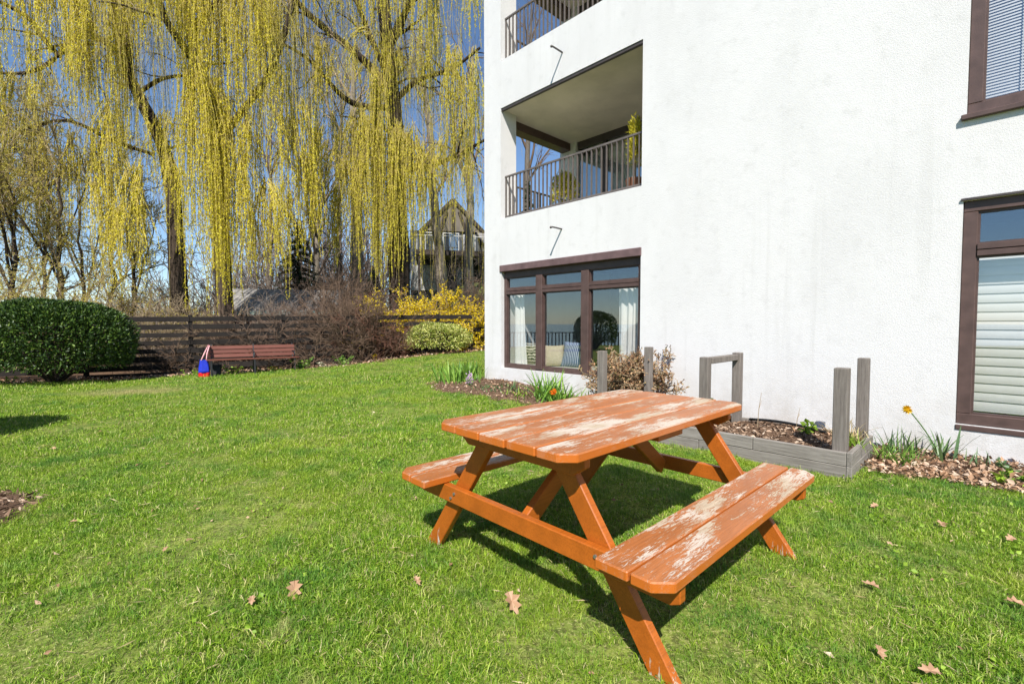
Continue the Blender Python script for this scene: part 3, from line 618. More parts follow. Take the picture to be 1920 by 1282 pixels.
put('bag_body', sack(.0, .30, .10, .12, .09, .06, .015, cap=True).mesh('bag_body', 'black_fabric', smooth=True), b2); put('strap', MB().tube([(-.07, 0, .29), (-.03, 0, .36), (.03, 0, .36), (.07, 0, .29)], .01, 6).mesh('strap', 'black_fabric'), b2)

# ------------------------------------------------------------------ fence behind the lawn
s0, s1, nb_ = -8.5, 8.3, 7
fe = thing('slat_fence', 'dark weathered fence of wide horizontal boards behind the bench', 'fence', (FP[0], FP[1], 0), math.atan2(FD[1], FD[0]))
posts = np.linspace(s0, s1, nb_ + 1)
def ftop(s): return 1.47 + .012 * (s + 2)
fb = {}
for s in posts:
    g = zg1(*fw(s, 0)[:2]); put('post', MB().box(-.05, .05, -.05, .05, g - .25, ftop(s) + .03).mesh('post', 'fence_wood', .006), fe, (s, .075, 0))
for i in range(nb_):
    a, b = posts[i], posts[i + 1]; Lb = b - a - .008
    for j in range(8):
        z = ftop((a + b) / 2) - .085 - j * .225; g = min(zg1(*fw(a, 0)[:2]), zg1(*fw(b, 0)[:2]))
        if z < g + .02: continue
        hgt = .145 + random.uniform(-.02, .02); mb = MB().box(-Lb / 2, Lb / 2, -.013, .013, -hgt / 2, hgt / 2)
        put('board', mb.mesh('board', 'fence_wood', .003), fe, ((a + b) / 2, .008, z), (0, random.uniform(-.008, .008) - .012, random.uniform(-.004, .004)))

# ------------------------------------------------------------------ shed and house beyond
sp = at(530, 580, 20.0); gz = zg1(sp[0], sp[1])
shd = thing('shed', 'low brick shed with grey shingle roof behind the fence', 'shed', (sp[0], sp[1], gz), R(14))
he, hr = sp[2] - gz - .02, sp[2] - gz + .78
put('wall', MB().add([(x, y, z) for x in (-2.0, 2.3) for (y, z) in ((-1.3, -.3), (1.3, -.3), (1.3, he), (0, hr - .05), (-1.3, he))], [(0, 1, 2, 3, 4), (9, 8, 7, 6, 5), (0, 4, 9, 5), (1, 6, 7, 2), (0, 5, 6, 1), (4, 3, 8, 9), (2, 7, 8, 3)]).mesh('wall', 'shed_brick'), shd)
rf = MB()
for sg in (-1, 1): rf.add([(-2.15, sg * 1.55, he - .16), (2.5, sg * 1.55, he - .16), (2.5, 0, hr), (-2.15, 0, hr), (-2.15, sg * 1.55, he - .10), (2.5, sg * 1.55, he - .10), (2.5, 0, hr + .06), (-2.15, 0, hr + .06)], [(3, 2, 1, 0), (4, 5, 6, 7), (0, 1, 5, 4), (1, 2, 6, 5), (3, 0, 4, 7), (2, 3, 7, 6)])
put('roof', rf.mesh('roof', 'shingle'), shd)
put('fascia', MB().box(-2.1, 2.45, -1.60, -1.56, he - .24, he - .08).mesh('fascia', 'teal_paint'), shd)

hb = at(868, 530, 33.0); hz = zg1(hb[0], hb[1])
hs = thing('house', 'dark sided hillside house with upper deck and white trimmed door', 'house', (hb[0], hb[1], hz - .6), R(12))
def hpart(name, mat, *boxes, parent=None, bevel=0):
    mb = MB()
    for b in boxes: mb.box(*b)
    return put(name, mb.mesh(name, mat, bevel), parent or hs)
hpart('wall', 'slate_siding', (-3.6, 6, 1.6, 9, -1, 4.8)); hpart('wall', 'slate_siding', (1.4, 6, -1.2, 1.598, -1, 3.6))
gb = MB().add([(-2.7, 1.45, 4.8), (1.6, 1.45, 4.8), (-.55, 1.45, 6.9), (-2.7, 9, 4.8), (1.6, 9, 4.8), (-.55, 9, 6.9)], [(0, 1, 2), (5, 4, 3), (1, 4, 5, 2), (3, 0, 2, 5), (0, 3, 4, 1)]); put('gable', gb.mesh('gable', 'house_cream'), hs)
for (a, b) in (((-3.0, 1.35, 4.6), (-.55, 1.35, 7.05)), ((1.9, 1.35, 4.6), (-.55, 1.35, 7.05)), ((-.55, 1.38, 4.8), (-.55, 1.38, 6.8)), ((-1.5, 1.38, 4.8), (-1.0, 1.38, 6.2)), ((.4, 1.38, 4.8), (-.1, 1.38, 6.2))): put('timber', MB().beam(a, b, .22, .12, (0, 1, 0)).mesh('timber', 'timber_dark'), hs)
rf = MB().add([(1.2, -1.6, 3.5), (6.3, -1.6, 3.5), (6.3, 1.6, 4.7), (1.2, 1.6, 4.7), (1.2, -1.6, 3.62), (6.3, -1.6, 3.62), (6.3, 1.6, 4.82), (1.2, 1.6, 4.82)], [(3, 2, 1, 0), (4, 5, 6, 7), (0, 1, 5, 4), (1, 2, 6, 5), (3, 0, 4, 7), (2, 3, 7, 6)]); put('roof', rf.mesh('roof', 'shingle'), hs)
dk = hpart('deck', 'house_cream', (-3.2, 1.38, -.9, 1.58, 2.75, 3.0)); hpart('fascia', 'timber_dark', (-3.25, 1.38, -.98, -.904, 2.72, 3.05), parent=dk)
for x in np.linspace(-3.15, 1.3, 9): hpart('railing_post', 'pale_trim', (x - .03, x + .03, -.9, -.85, 3.0, 4.0), parent=dk)
hpart('hand_rail', 'pale_trim', (-3.2, 1.36, -.91, -.84, 4.001, 4.06), parent=dk)
for x in (-3.0, -.6): hpart('deck_post', 'timber_dark', (x - .08, x + .08, -.85, -.69, -1, 2.75), parent=dk)
for x0, x1, z0, z1 in ((-2.9, -1.7, 3.1, 4.7), (-1.3, -.1, 3.1, 4.7), (.2, 1.1, 3.3, 4.6)):
    w = hpart('window', 'pale_trim', (x0, x0 + .08, 1.5, 1.595, z0, z1), (x1 - .08, x1, 1.5, 1.595, z0, z1), (x0 + .08, x1 - .08, 1.5, 1.595, z0, z0 + .08), (x0 + .08, x1 - .08, 1.5, 1.595, z1 - .08, z1)); hpart('pane', 'window_glass', (x0 + .08, x1 - .08, 1.54, 1.55, z0 + .08, z1 - .08), parent=w)
w = hpart('door', 'pale_trim', (-.5, -.40, 1.5, 1.595, 0, 2.2), (.4, .5, 1.5, 1.595, 0, 2.2), (-.4, .4, 1.5, 1.595, 2.1, 2.2)); hpart('pane', 'window_glass', (-.4, .4, 1.54, 1.55, .05, 2.1), parent=w)
w = hpart('window', 'pale_trim', (2.0, 2.1, -1.3, -1.205, 2.0, 3.4), (2.9, 3.0, -1.3, -1.205, 2.0, 3.4), (2.1, 2.9, -1.3, -1.205, 2.0, 2.1), (2.1, 2.9, -1.3, -1.205, 3.3, 3.4), (2.1, 2.9, -1.3, -1.205, 2.67, 2.73)); hpart('pane', 'window_glass', (2.1, 2.9, -1.26, -1.25, 2.1, 3.3), parent=w)
hpart('carport_wall', 'pale_trim', (-3.55, -1.0, 1.3, 1.5, .5, 2.3))
st = hpart('stair', 'deck_wood', (.2, 2.0, -2.4, -1.9, -1.2, -.1)); 
for i in range(9): hpart('stair_baluster', 'deck_wood', (.25 + i * .2, .30 + i * .2, -2.45, -2.40, -.9 + .10 * i, .25 + .10 * i), parent=st)
put('hand_rail', MB().beam((.2, -2.43, .26), (2.1, -2.43, 1.16), .06, .07).mesh('hand_rail', 'deck_wood'), st)

# ------------------------------------------------------------------ trees
def obj_at(name, V, F, mat, base, parent, rnd=None, smooth=False, **kw):
    return put(name, npmesh(name, V - base, F, mat, rnd, smooth), parent, **kw)
def strands(tops, lens, K=7, sway=.10, drift=None):
    S = len(tops); t = np.linspace(0, 1, K)[None, :, None]; ph = rng.uniform(0, 6.28, (S, 2)); am = rng.uniform(.2, 1, (S, 2)) * sway
    off = np.zeros((S, K, 3)); tt = t[..., 0]
    off[..., 0] = am[:, :1] * np.sin(ph[:, :1] + 3.5 * tt) - am[:, :1] * np.sin(ph[:, :1]); off[..., 1] = am[:, 1:] * np.sin(ph[:, 1:] + 3.1 * tt) - am[:, 1:] * np.sin(ph[:, 1:])
    dr = rng.normal(size=(S, 2)) * .30 if drift is None else drift
    off[..., :2] += dr[:, None, :] * (1 - np.exp(-3 * tt))[..., None]
    off[..., 2] = -lens[:, None] * (tt - .06 * np.sin(np.pi * tt))
    P = tops[:, None] + off; Rr = np.linspace(.010, .004, K)[None] * rng.uniform(.7, 1.3, (S, 1)); return P, Rr
def along(P, per_m, lens):
    """random points and tangents along polylines"""
    cnt = np.maximum(2, (lens * per_m).astype(int)); s = np.repeat(np.arange(len(P)), cnt); K = P.shape[1]; t = rng.uniform(.04, 1, len(s)) * (K - 1.001); i = t.astype(int); f = (t - i)[:, None]
    return P[s, i] * (1 - f) + P[s, i + 1] * f, unit(P[s, i + 1] - P[s, i]), s
def willow(label, base_px, D, limbs, bunches, n_free, leafmat_='willow_leaf', free_len=3.0, n_tress=40):
    base = at(base_px[0], base_px[1], D); base[2] = zg1(base[0], base[1])
    t = thing('willow_tree', label, 'tree', base, 0, 'weeping willows behind the fence')
    paths, rads = [], []
    for li, (pts, r0, r1) in enumerate(limbs):
        w = np.array([at(*p) for p in pts])
        if li == 0: w = np.vstack([base - [0, 0, .3], w])
        q = resample(w, 18); paths.append(q); rads.append(np.linspace(r0, r1, 18))
    P0 = np.array(paths); R0 = np.array(rads)
    flare = np.ones(18); flare[:3] = (1.5, 1.2, 1.06); R0[0] *= flare
    jit = 1 + .10 * rng.normal(size=R0.shape); V, F = tubes(P0, R0 * jit, 9)
    obj_at('trunk', V, F, 'bark', base, t, smooth=True)
    # boughs, then branches, bare and arching
    P1, R1 = grow(P0[1:] if len(P0) > 1 else P0, R0[1:] if len(P0) > 1 else R0, 7, .15, 2.6, .75, (0, 0, .25), .16, 9, .06, .45); R1 = np.clip(R1, .018, .07)
    Pt, Rt = grow(P0[:1], R0[:1], 12, .45, 2.4, .8, (0, -.2, .2), .18, 9, .05, .25); Rt = np.clip(Rt, .018, .07)
    P1 = np.concatenate([P1, Pt]); R1 = np.concatenate([R1, Rt])
    P2, R2 = grow(P1, R1, 4, .25, 1.5, .7, (0, 0, .15), .2, 7, .12, .5); R2 = np.clip(R2, .006, .03)
    P3, R3 = grow(P2, R2, 3, .2, .9, .8, (0, 0, 0), .25, 6, .12, .5); R3 = np.clip(R3, .004, .012)
    V, F = tubes(P1, R1, 5); obj_at('boughs', V, F, 'dark_twig', base, t, smooth=True, kind='stuff')
    V, F = join([tubes(P2, R2, 4), tubes(P3, R3, 3)]); obj_at('branches', V, F, 'tan_twig', base, t, smooth=True, kind='stuff')
    # hanging switches: thin loose ones from every branch, and heavy leafy tresses
    src = np.concatenate([P2[:, 2:].reshape(-1, 3), P3[:, 1:].reshape(-1, 3)]); pick = rng.integers(0, len(src), n_free)
    ftop = src[pick] + rng.normal(size=(n_free, 3)) * .08; flen = rng.gamma(4, free_len / 4, n_free); tops, lens, drf = [], [], []
    def tress(c, ln, n, wide, deep):
        nc = max(1, n // 8); cc = np.stack([rng.normal(size=nc) * wide, rng.normal(size=nc) * deep, rng.uniform(-.6, .2, nc)], 1); cl = ln * rng.uniform(.55, 1.03, nc); w_ = rng.integers(0, nc, n)
        tops.append(c + cc[w_] + rng.normal(size=(n, 3)) * [.06, .06, .1]); lens.append(cl[w_] * rng.uniform(.45, 1.03, n)); drf.append((rng.normal(size=(nc, 2)) * .22)[w_] + rng.normal(size=(n, 2)) * .12)
    for (px, y0, y1, wpx, DD, n) in bunches: a = at(px, y0, DD); b = at(px, y1, DD); tress(a, a[2] - b[2], int(n * 1.25), wpx / FPX * DD * .42, .28)
    for q in rng.integers(0, len(src), n_tress): tress(src[q], rng.uniform(1.2, 4.2), int(rng.integers(9, 24)), .12, .12)
    tops = np.concatenate(tops); lens = np.concatenate(lens)
    def clamp(tp, ln): return np.clip(np.minimum(ln, tp[:, 2] - zg(tp[:, 0], tp[:, 1]) - 1.2 - rng.uniform(0, .8, len(tp))), .3, 8)
    flen, lens = clamp(ftop, flen), clamp(tops, lens)
    Pf, Rf = strands(ftop, flen, drift=rng.normal(size=(n_free, 2)) * .35); Pb, Rb = strands(tops, lens, drift=np.concatenate(drf), sway=.14)
    V, F = join([tubes(Pf, Rf * .62, 3), tubes(Pb, Rb * .95, 3)]); obj_at('switches', V, F, 'willow_twig', base, t, kind='stuff')
    C1, T1, s1_ = along(Pf, 13, flen); C2, T2, s2_ = along(Pb, 27, lens)
    L = np.concatenate([rng.uniform(.03, .06, len(C1)), rng.uniform(.055, .105, len(C2))]); C = np.concatenate([C1, C2]); T = np.concatenate([T1, T2]); sr = np.concatenate([rng.uniform(0, .55, len(Pf))[s1_], rng.uniform(.3, 1, len(Pb))[s2_]])
    V, F = leaves(C, T * 1.5 + rng.normal(size=C.shape) * .5, L, L * rng.uniform(.22, .36, len(C))); rn = np.clip(.6 * sr + .4 * rng.uniform(0, 1, len(C)), 0, 1); obj_at('crown', V, F, leafmat_, base, t, np.repeat(rn, 2), kind='stuff')
    return t
DA, DA1, DB = 17.2, 18.6, 20.0
willow('weeping willow with straight dark trunk just right of the leaning willow', (422, 590), DA,
    [([(420, 520, DA), (413, 430, DA), (416, 330, DA), (424, 260, DA), (392, 190, DA), (362, 110, DA), (350, 20, DA), (340, -100, DA), (330, -220, DA)], .36, .10),
     ([(418, 255, DA), (470, 190, DA - .6), (520, 120, DA - 1), (545, 20, DA - 1.2), (560, -90, DA - 1.2)], .15, .05),
     ([(360, 110, DA), (310, 40, DA - .8), (285, -40, DA - 1.4), (240, -130, DA - 2)], .14, .05),
     ([(355, 60, DA), (420, -10, DA - .5), (470, -90, DA - .8)], .13, .05)],
    [(355, 110, 560, 22, 16.0, 50), (383, 140, 600, 30, 15.8, 90), (408, 190, 580, 26, 15.9, 70), (340, -70, 190, 46, 16, 50), (395, -70, 260, 40, 15.8, 60), (440, -70, 330, 42, 16, 60), (475, -70, 220, 34, 15.7, 45), (505, 110, 350, 40, 16, 40), (548, 190, 490, 46, 16.2, 55), (460, 210, 470, 40, 16.2, 50), (600, 240, 470, 40, 17, 40), (500, 330, 520, 36, 16.6, 34), (452, 280, 530, 30, 16.4, 40), (528, 330, 520, 30, 16.6, 40), (575, 290, 510, 34, 16.9, 40), (480, 380, 525, 30, 16.2, 30)], 620, n_tress=20)
willow('weeping willow with heavy trunk leaning left behind the clipped yew', (340, 590), DA1,
    [([(334, 500, DA1), (326, 420, DA1), (330, 345, DA1), (314, 275, DA1), (284, 218, DA1), (254, 176, DA1), (234, 145, DA1), (222, 90, DA1), (212, 10, DA1), (205, -90, DA1)], .36, .10),
     ([(289, 290, DA1), (236, 274, DA1 - .3), (188, 254, DA1 - .8), (134, 221, DA1 - 1.2), (70, 232, DA1 - 1.6), (0, 268, DA1 - 2)], .085, .03),
     ([(254, 178, DA1), (300, 148, DA1 - .3), (345, 140, DA1 - .5), (400, 160, DA1 - .7)], .09, .03),
     ([(222, 95, DA1), (170, 60, DA1 - .5), (138, 62, DA1 - .9), (112, 106, DA1 - 1.2), (60, 140, DA1 - 1.5), (-10, 137, DA1 - 1.8)], .13, .04),
     ([(112, 106, DA1 - 1.2), (84, 77, DA1 - 1.4), (54, 30, DA1 - 1.6), (0, 5, DA1 - 2), (-60, -30, DA1 - 2.4)], .10, .04),
     ([(240, 150, DA1), (244, 80, DA1 - .3), (225, 30, DA1 - .5), (196, -40, DA1 - .8)], .14, .06)],
    [(130, -70, 240, 34, 16.4, 80), (112, 60, 230, 22, 16.5, 26), (205, -70, 340, 24, 16.6, 36), (60, -70, 170, 40, 16, 40), (15, -70, 200, 34, 16, 40), (170, -70, 150, 30, 16, 36), (30, 140, 420, 44, 16.6, 30), (212, 200, 520, 30, 16.8, 36), (190, 330, 530, 30, 16.8, 34), (262, 300, 560, 30, 16.6, 44), (300, 190, 380, 28, 17, 40), (235, 360, 560, 34, 16.4, 40), (100, 230, 480, 50, 17, 28), (150, 250, 470, 40, 17.2, 24), (250, -70, 120, 40, 16.6, 40), (295, -70, 110, 36, 16.6, 36), (330, 300, 480, 26, 17.4, 30)], 620, 'willow_leaf', n_tress=14)
willow('thick trunked weeping willow beside the white building above the forsythia', (750, 570), DB,
    [([(749, 520, DB), (746, 430, DB), (746, 330, DB), (744, 250, DB), (736, 170, DB), (728, 95, DB), (718, 20, DB), (712, -80, DB), (705, -200, DB)], .52, .12),
     ([(738, 175, DB), (700, 130, DB - .4), (656, 90, DB - .9), (591, 41, DB - 1.6), (553, 0, DB - 2), (500, -60, DB - 2.4)], .19, .07),
     ([(738, 205, DB), (706, 200, DB - .2), (662, 201, DB - .5), (635, 177, DB - .8), (580, 109, DB - 1.2), (531, 82, DB - 1.6), (480, 60, DB - 2)], .14, .04),
     ([(728, 92, DB), (750, 45, DB - .3), (772, 0, DB - .6), (800, -80, DB - 1)], .20, .07),
     ([(746, 320, DB), (800, 310, DB - .4), (840, 300, DB - .8), (872, 284, DB - 1.2), (910, 262, DB - 1.6)], .17, .06),
     ([(740, 190, DB), (780, 150, DB - .4), (850, 130, DB - .9), (900, 90, DB - 1.4)], .12, .05),
     ([(735, 160, DB), (690, 60, DB - .6), (660, -20, DB - 1), (640, -90, DB - 1.4)], .14, .06)],
    [(708, 130, 520, 22, 18.6, 60), (732, 230, 545, 34, 18.5, 110), (762, 240, 530, 26, 18.6, 90), (784, 260, 500, 20, 18.6, 40), (690, -70, 140, 30, 18.6, 40), (745, -70, 110, 34, 18.6, 60), (718, 60, 250, 24, 18.6, 50), (800, -70, 270, 40, 18.4, 46), (850, 80, 340, 44, 18.2, 56), (886, 130, 350, 24, 18, 40), (865, 250, 420, 40, 18.2, 40), (885, -70, 130, 34, 18.2, 36), (640, 220, 470, 44, 18.6, 50), (600, 60, 340, 44, 18.4, 40), (670, 210, 500, 30, 18.8, 44), (820, 270, 400, 30, 18.4, 36), (560, -70, 160, 50, 18, 40), (620, -70, 130, 50, 18, 40), (615, 330, 490, 30, 18.2, 36), (655, 300, 520, 26, 18.4, 40), (690, 280, 500, 20, 18.4, 30)], 800, 'willow_leaf_green', n_tress=26)

def bare_tree(label, px, py, D, top_py, r, lean=0., mat='grey_bark', twig='grey_twig', n1=14, buds=None, group='bare trees on the slope', name='bare_tree', fork=False):
    base = at(px, py, D); base[2] = zg1(base[0], base[1]); top = at(px + lean, top_py, D)
    t = thing(name, label, 'tree', base, 0, group); K = 14; q = np.linspace(0, 1, K)[:, None]
    P = base * (1 - q) + top * q; P[0, 2] -= .3; P += rng.normal(size=P.shape) * .05 * [1, 1, 0] * np.minimum(1, q * 6); H = top[2] - base[2]; Rr = r * np.linspace(1.15, .25, K)
    P0, R0 = P[None], Rr[None]
    if fork:
        Pf, Rf = grow(P0, R0, 5, .25, H * .7, .38, (0, 0, .5), .08, K, 0, .6); P0, R0 = np.concatenate([P0, Pf]), np.concatenate([R0, Rf])
    V, F = tubes(P0, R0, 8); obj_at('trunk', V, F, mat, base, t, smooth=True)
    P1, R1 = grow(P0, R0, n1, .12 if fork else .35, H * .30, .55, (0, 0, .45), .10, 8, -.03, .5); P2, R2 = grow(P1, R1, 5, .2, H * .14, .6, (0, 0, .25), .14, 5, 0, .55); P3, R3 = grow(P2, R2, 4, .15, H * .075, .7, (0, 0, .15), .2, 4, 0, .6)
    R1, R2, R3 = np.clip(R1, .012, .12), np.clip(R2, .007, .05), np.clip(R3, .0045, .012)
    V, F = join([tubes(P1, R1, 5), tubes(P2, R2, 4), tubes(P3, R3, 3)]); obj_at('crown', V, F, twig, base, t, kind='stuff')
    if buds:
        ln = np.linalg.norm(P3[:, -1] - P3[:, 0], axis=1); C, T, s = along(P3, buds[1], ln); V, F = leaves(C, T + rng.normal(size=C.shape) * .7, rng.uniform(.03, .06, len(C)), .022); obj_at('buds', V, F, buds[0], base, t, np.repeat(rng.uniform(0, 1, len(C)), 2), kind='stuff')
    return t
bare_tree('stout trunked bare tree just left of the thick willow', 672, 520, 24, 120, .38, -10, 'pale_bark', 'tan_twig', 12, ('willow_leaf_green', 10))
bare_tree('smooth pale trunk leaning left in front of the hillside house', 832, 515, 25, 60, .27, -45, 'pale_bark', 'grey_twig', 12)
bare_tree('grey trunk between the house and the white building', 878, 515, 26, 90, .25, 8, 'pale_bark', 'grey_twig', 12)
bare_tree('slim forked bare tree behind the dark conifer', 598, 530, 26, 180, .22, -20, 'pale_bark', 'grey_twig', 12, None, fork=True)
bare_tree('slender bare tree left of the stout trunk', 630, 525, 29, 140, .20, 12, 'grey_bark', 'grey_twig', 14)
bare_tree('thin bare tree in the gap right of the stout trunk', 705, 515, 34, 200, .18, 6, 'grey_bark', 'grey_twig', 14)
bare_tree('bare tree on the slope behind the shed roof', 500, 545, 32, 200, .2, 10, 'grey_bark', 'brown_twig', 14)
bare_tree('bare tree seen through the balcony side opening', 985, 560, 30, 20, .22, 10, 'grey_bark', 'brown_twig', 14, ('bud_leaf', 8))
bare_tree('budding small tree with crooked dark limbs above the clipped yew', 115, 560, 16.5, 330, .11, -6, 'bark', 'tan_twig', 7, ('bud_leaf', 60), 'small budding trees behind the yew', 'budding_tree', True)
bare_tree('budding small tree at the left picture edge', 15, 565, 15.5, 350, .10, 10, 'bark', 'tan_twig', 7, ('bud_leaf', 60), 'small budding trees behind the yew', 'budding_tree', True)
bare_tree('budding small tree between the yew and the leaning willow', 205, 570, 18.5, 380, .09, 6, 'bark', 'tan_twig', 7, ('bud_leaf', 60), 'small budding trees behind the yew', 'budding_tree', True)

for lab, px, D, ty, ln in (('budding tree leaning right behind the yew top', 70, 19.5, 330, 24), ('budding tree whose twigs cross the leaning willow', 255, 21, 360, -10), ('slight budding tree farthest left behind the brambles', -25, 18, 320, 20), ('budding tree between the two left budding trees', 160, 22, 350, -14)):
    bare_tree(lab, px, 570, D, ty, .09, ln, 'bark', 'tan_twig', 6, ('bud_leaf', 60), 'small budding trees behind the yew', 'budding_tree', True)
def conifer(label, px, D, top_py, rad, name='conifer_tree', grp=None):
    base = at(px, 560, D); base[2] = zg1(base[0], base[1]); top = at(px, top_py, D)[2]; H = top - base[2]
    t = thing(name, label, 'tree', base, 0, grp); V, F = tubes(np.linspace(base - [0, 0, .2], base + [0, 0, H], 8)[None], np.linspace(.16, .02, 8)[None], 7); obj_at('trunk', V, F, 'bark', base, t, smooth=True)
    n = 190; h = rng.uniform(.08, .98, n) ** .8; a = rng.uniform(0, 6.28, n); Lb = rad * (1.03 - h) * rng.uniform(.7, 1.1, n); P = []
    for j in range(7):
        q = j / 6; P.append(np.stack([base[0] + np.cos(a) * Lb * q, base[1] + np.sin(a) * Lb * q, base[2] + h * H + Lb * (.12 * q - .38 * q * q)], 1))
    P = np.stack(P, 1); V, F = tubes(P, np.linspace(.02, .005, 7)[None].repeat(n, 0), 3); obj_at('branches', V, F, 'dark_twig', base, t, kind='stuff')
    C, T, s = along(P, 120, Lb); V, F = leaves(C, T + rng.normal(size=C.shape) * [.8, .8, .45] - [0, 0, .25], rng.uniform(.07, .16, len(C)), .035); obj_at('crown', V, F, 'conifer_leaf', base, t, np.repeat(rng.uniform(0, 1, len(C)), 2), kind='stuff')
conifer('dark evergreen conifer between the two willow trunks', 560, 23, 410, 2.3); conifer('low dark evergreen on the slope left of the forsythia', 700, 22.5, 500, 1.1)
conifer('dark conifer seen past the corner of the building', 990, 22, 335, 1.2)

# ------------------------------------------------------------------ shrubs
def shrub_stems(base, n, h, spread, gens=(4, 4, 3), r=.014, droop=.03, wob=.14, tmin=.0055):
    d = unit(np.stack([rng.normal(size=n) * spread, rng.normal(size=n) * spread, np.ones(n)], 1)); K = 9; p = base + rng.normal(size=(n, 3)) * [.12, .12, 0]; p[:, 2] = zg(p[:, 0], p[:, 1]) - .02; out = [p]; Ls = h * rng.uniform(.6, 1.1, n)
    for j in range(1, K): d = unit(d + wob * rng.normal(size=(n, 3)) - [0, 0, droop]); out.append(out[-1] + d * (Ls / (K - 1))[:, None])
    P = np.stack(out, 1); Rr = r * np.linspace(1, .4, K)[None].repeat(n, 0); lv = [(P, Rr)]
    for i, m in enumerate(gens): lv.append(grow(*lv[-1], m, .2, h * (.42, .22, .12)[i], .65, (0, 0, .2), .2, (6, 4, 3)[i], droop, .6))
    return [(a, np.clip(b, tmin, 1)) for a, b in lv]
def twig_shrub(name, label, px, D, h, n, spread, twig, gens=(4, 4, 2), leaf=None, group=None, base=None, droop=.02):
    if base is None: base = at(px, 600, D)
    base = np.array(base, float); base[2] = zg1(base[0], base[1]); t = thing(name, label, 'shrub', base, 0, group); lv = shrub_stems(base, n, h, spread, gens, droop=droop)
    V, F = tubes(lv[0][0], lv[0][1], 5); obj_at('stems', V, F, twig, base, t, kind='stuff')
    V, F = join([tubes(a, b, 3) for a, b in lv[1:]]); obj_at('twigs', V, F, twig, base, t, kind='stuff')
    if leaf:
        mat, per, sz, w = leaf; Ca, Ta = [], []
        for a, b in lv[1:]:
            ln = np.linalg.norm(a[:, -1] - a[:, 0], axis=1); C, T, s = along(a, per, ln); Ca.append(C); Ta.append(T)
        C, T = np.concatenate(Ca), np.concatenate(Ta); V, F = leaves(C + rng.normal(size=C.shape) * .01, T * .5 + rng.normal(size=C.shape), rng.uniform(.7, 1.3, len(C)) * sz, sz * w); obj_at('foliage', V, F, mat, base, t, np.repeat(rng.uniform(0, 1, len(C)), 2), kind='stuff')
    return t
g_ = 'leafless shrubs tangled along the fence'
for lab, px, D, h, n, sp_, tw in (('tangled leafless shrub behind the left half of the bench', 300, 14.2, 1.5, 16, .6, 'grey_twig'), ('tall leafless shrub rising behind the right end of the bench', 590, 15.1, 2.3, 22, .5, 'brown_twig'),
        ('dense brown shrub in front of the fence left of the yellow bush', 655, 15.2, 2.6, 26, .5, 'brown_twig'), ('reddish leafless shrub at the foot of the fence', 705, 15.4, 1.9, 22, .55, 'red_twig'), ('low reddish shrub beside the variegated bush', 745, 15.6, 1.4, 20, .7, 'red_twig'),
        ('tan brambles over the fence between yew and willow', 275, 15.2, 2.3, 24, .55, 'tan_twig'), ('tan thicket left of the dark willow trunk', 325, 16.2, 2.4, 24, .5, 'tan_twig'), ('grey thicket above the shed roof', 520, 16.6, 2.7, 24, .45, 'grey_twig'),
        ('brown thicket just left of the leaning willow base', 240, 17.5, 2.6, 26, .5, 'tan_twig'), ('twiggy shrub behind the bench centre', 470, 14.4, 1.7, 16, .55, 'brown_twig'), ('wispy bare shrub between bench and stout trunk', 625, 17.5, 3.4, 20, .4, 'brown_twig'),
        ('pale twiggy shrub on the slope behind the forsythia', 690, 19.5, 3.0, 22, .45, 'grey_twig'), ('thick brown tangle hiding the fence right of the bench', 575, 14.7, 1.7, 30, .7, 'brown_twig'), ('thick tangle hiding the fence near the stout trunk', 680, 15.0, 1.9, 30, .7, 'brown_twig'), ('low tangle between the yew and the bench', 330, 13.5, 1.1, 24, .8, 'brown_twig'), ('tangle rising over the fence above the bench', 420, 14.8, 1.9, 24, .6, 'brown_twig'), ('tall tan thicket behind the fence left of the willow trunk', 290, 17.8, 3.0, 30, .5, 'tan_twig'), ('tall grey thicket in front of the stout trunk', 640, 19.5, 3.6, 30, .45, 'brown_twig'), ('bare brambles at the far left behind the yew', 60, 15, 2.4, 24, .6, 'tan_twig'), ('bare brambles above the middle of the yew', 150, 15.6, 2.4, 24, .6, 'tan_twig'), ('tall wispy shrub in front of the hillside house', 855, 22, 4.2, 18, .3, 'grey_twig'), ('brown shrub under the hillside house stair', 885, 18.6, 2.6, 24, .45, 'brown_twig')):
    twig_shrub('bare_shrub', lab, px, D, h, n, sp_, tw, group=g_)
for lab, px, D, h in (('budding shrub above the left half of the yew', 35, 14.6, 3.4), ('budding shrub above the middle of the yew', 125, 15.2, 3.8), ('budding shrub above the right shoulder of the yew', 190, 15.8, 3.4), ('budding shrub left of the leaning willow trunk', 262, 17, 3.4)):
    twig_shrub('budding_shrub', lab, px, D, h, 12, .5, 'tan_twig', (4, 4, 2), ('bud_leaf', 26, .05, .5), 'budding shrubs behind the yew')
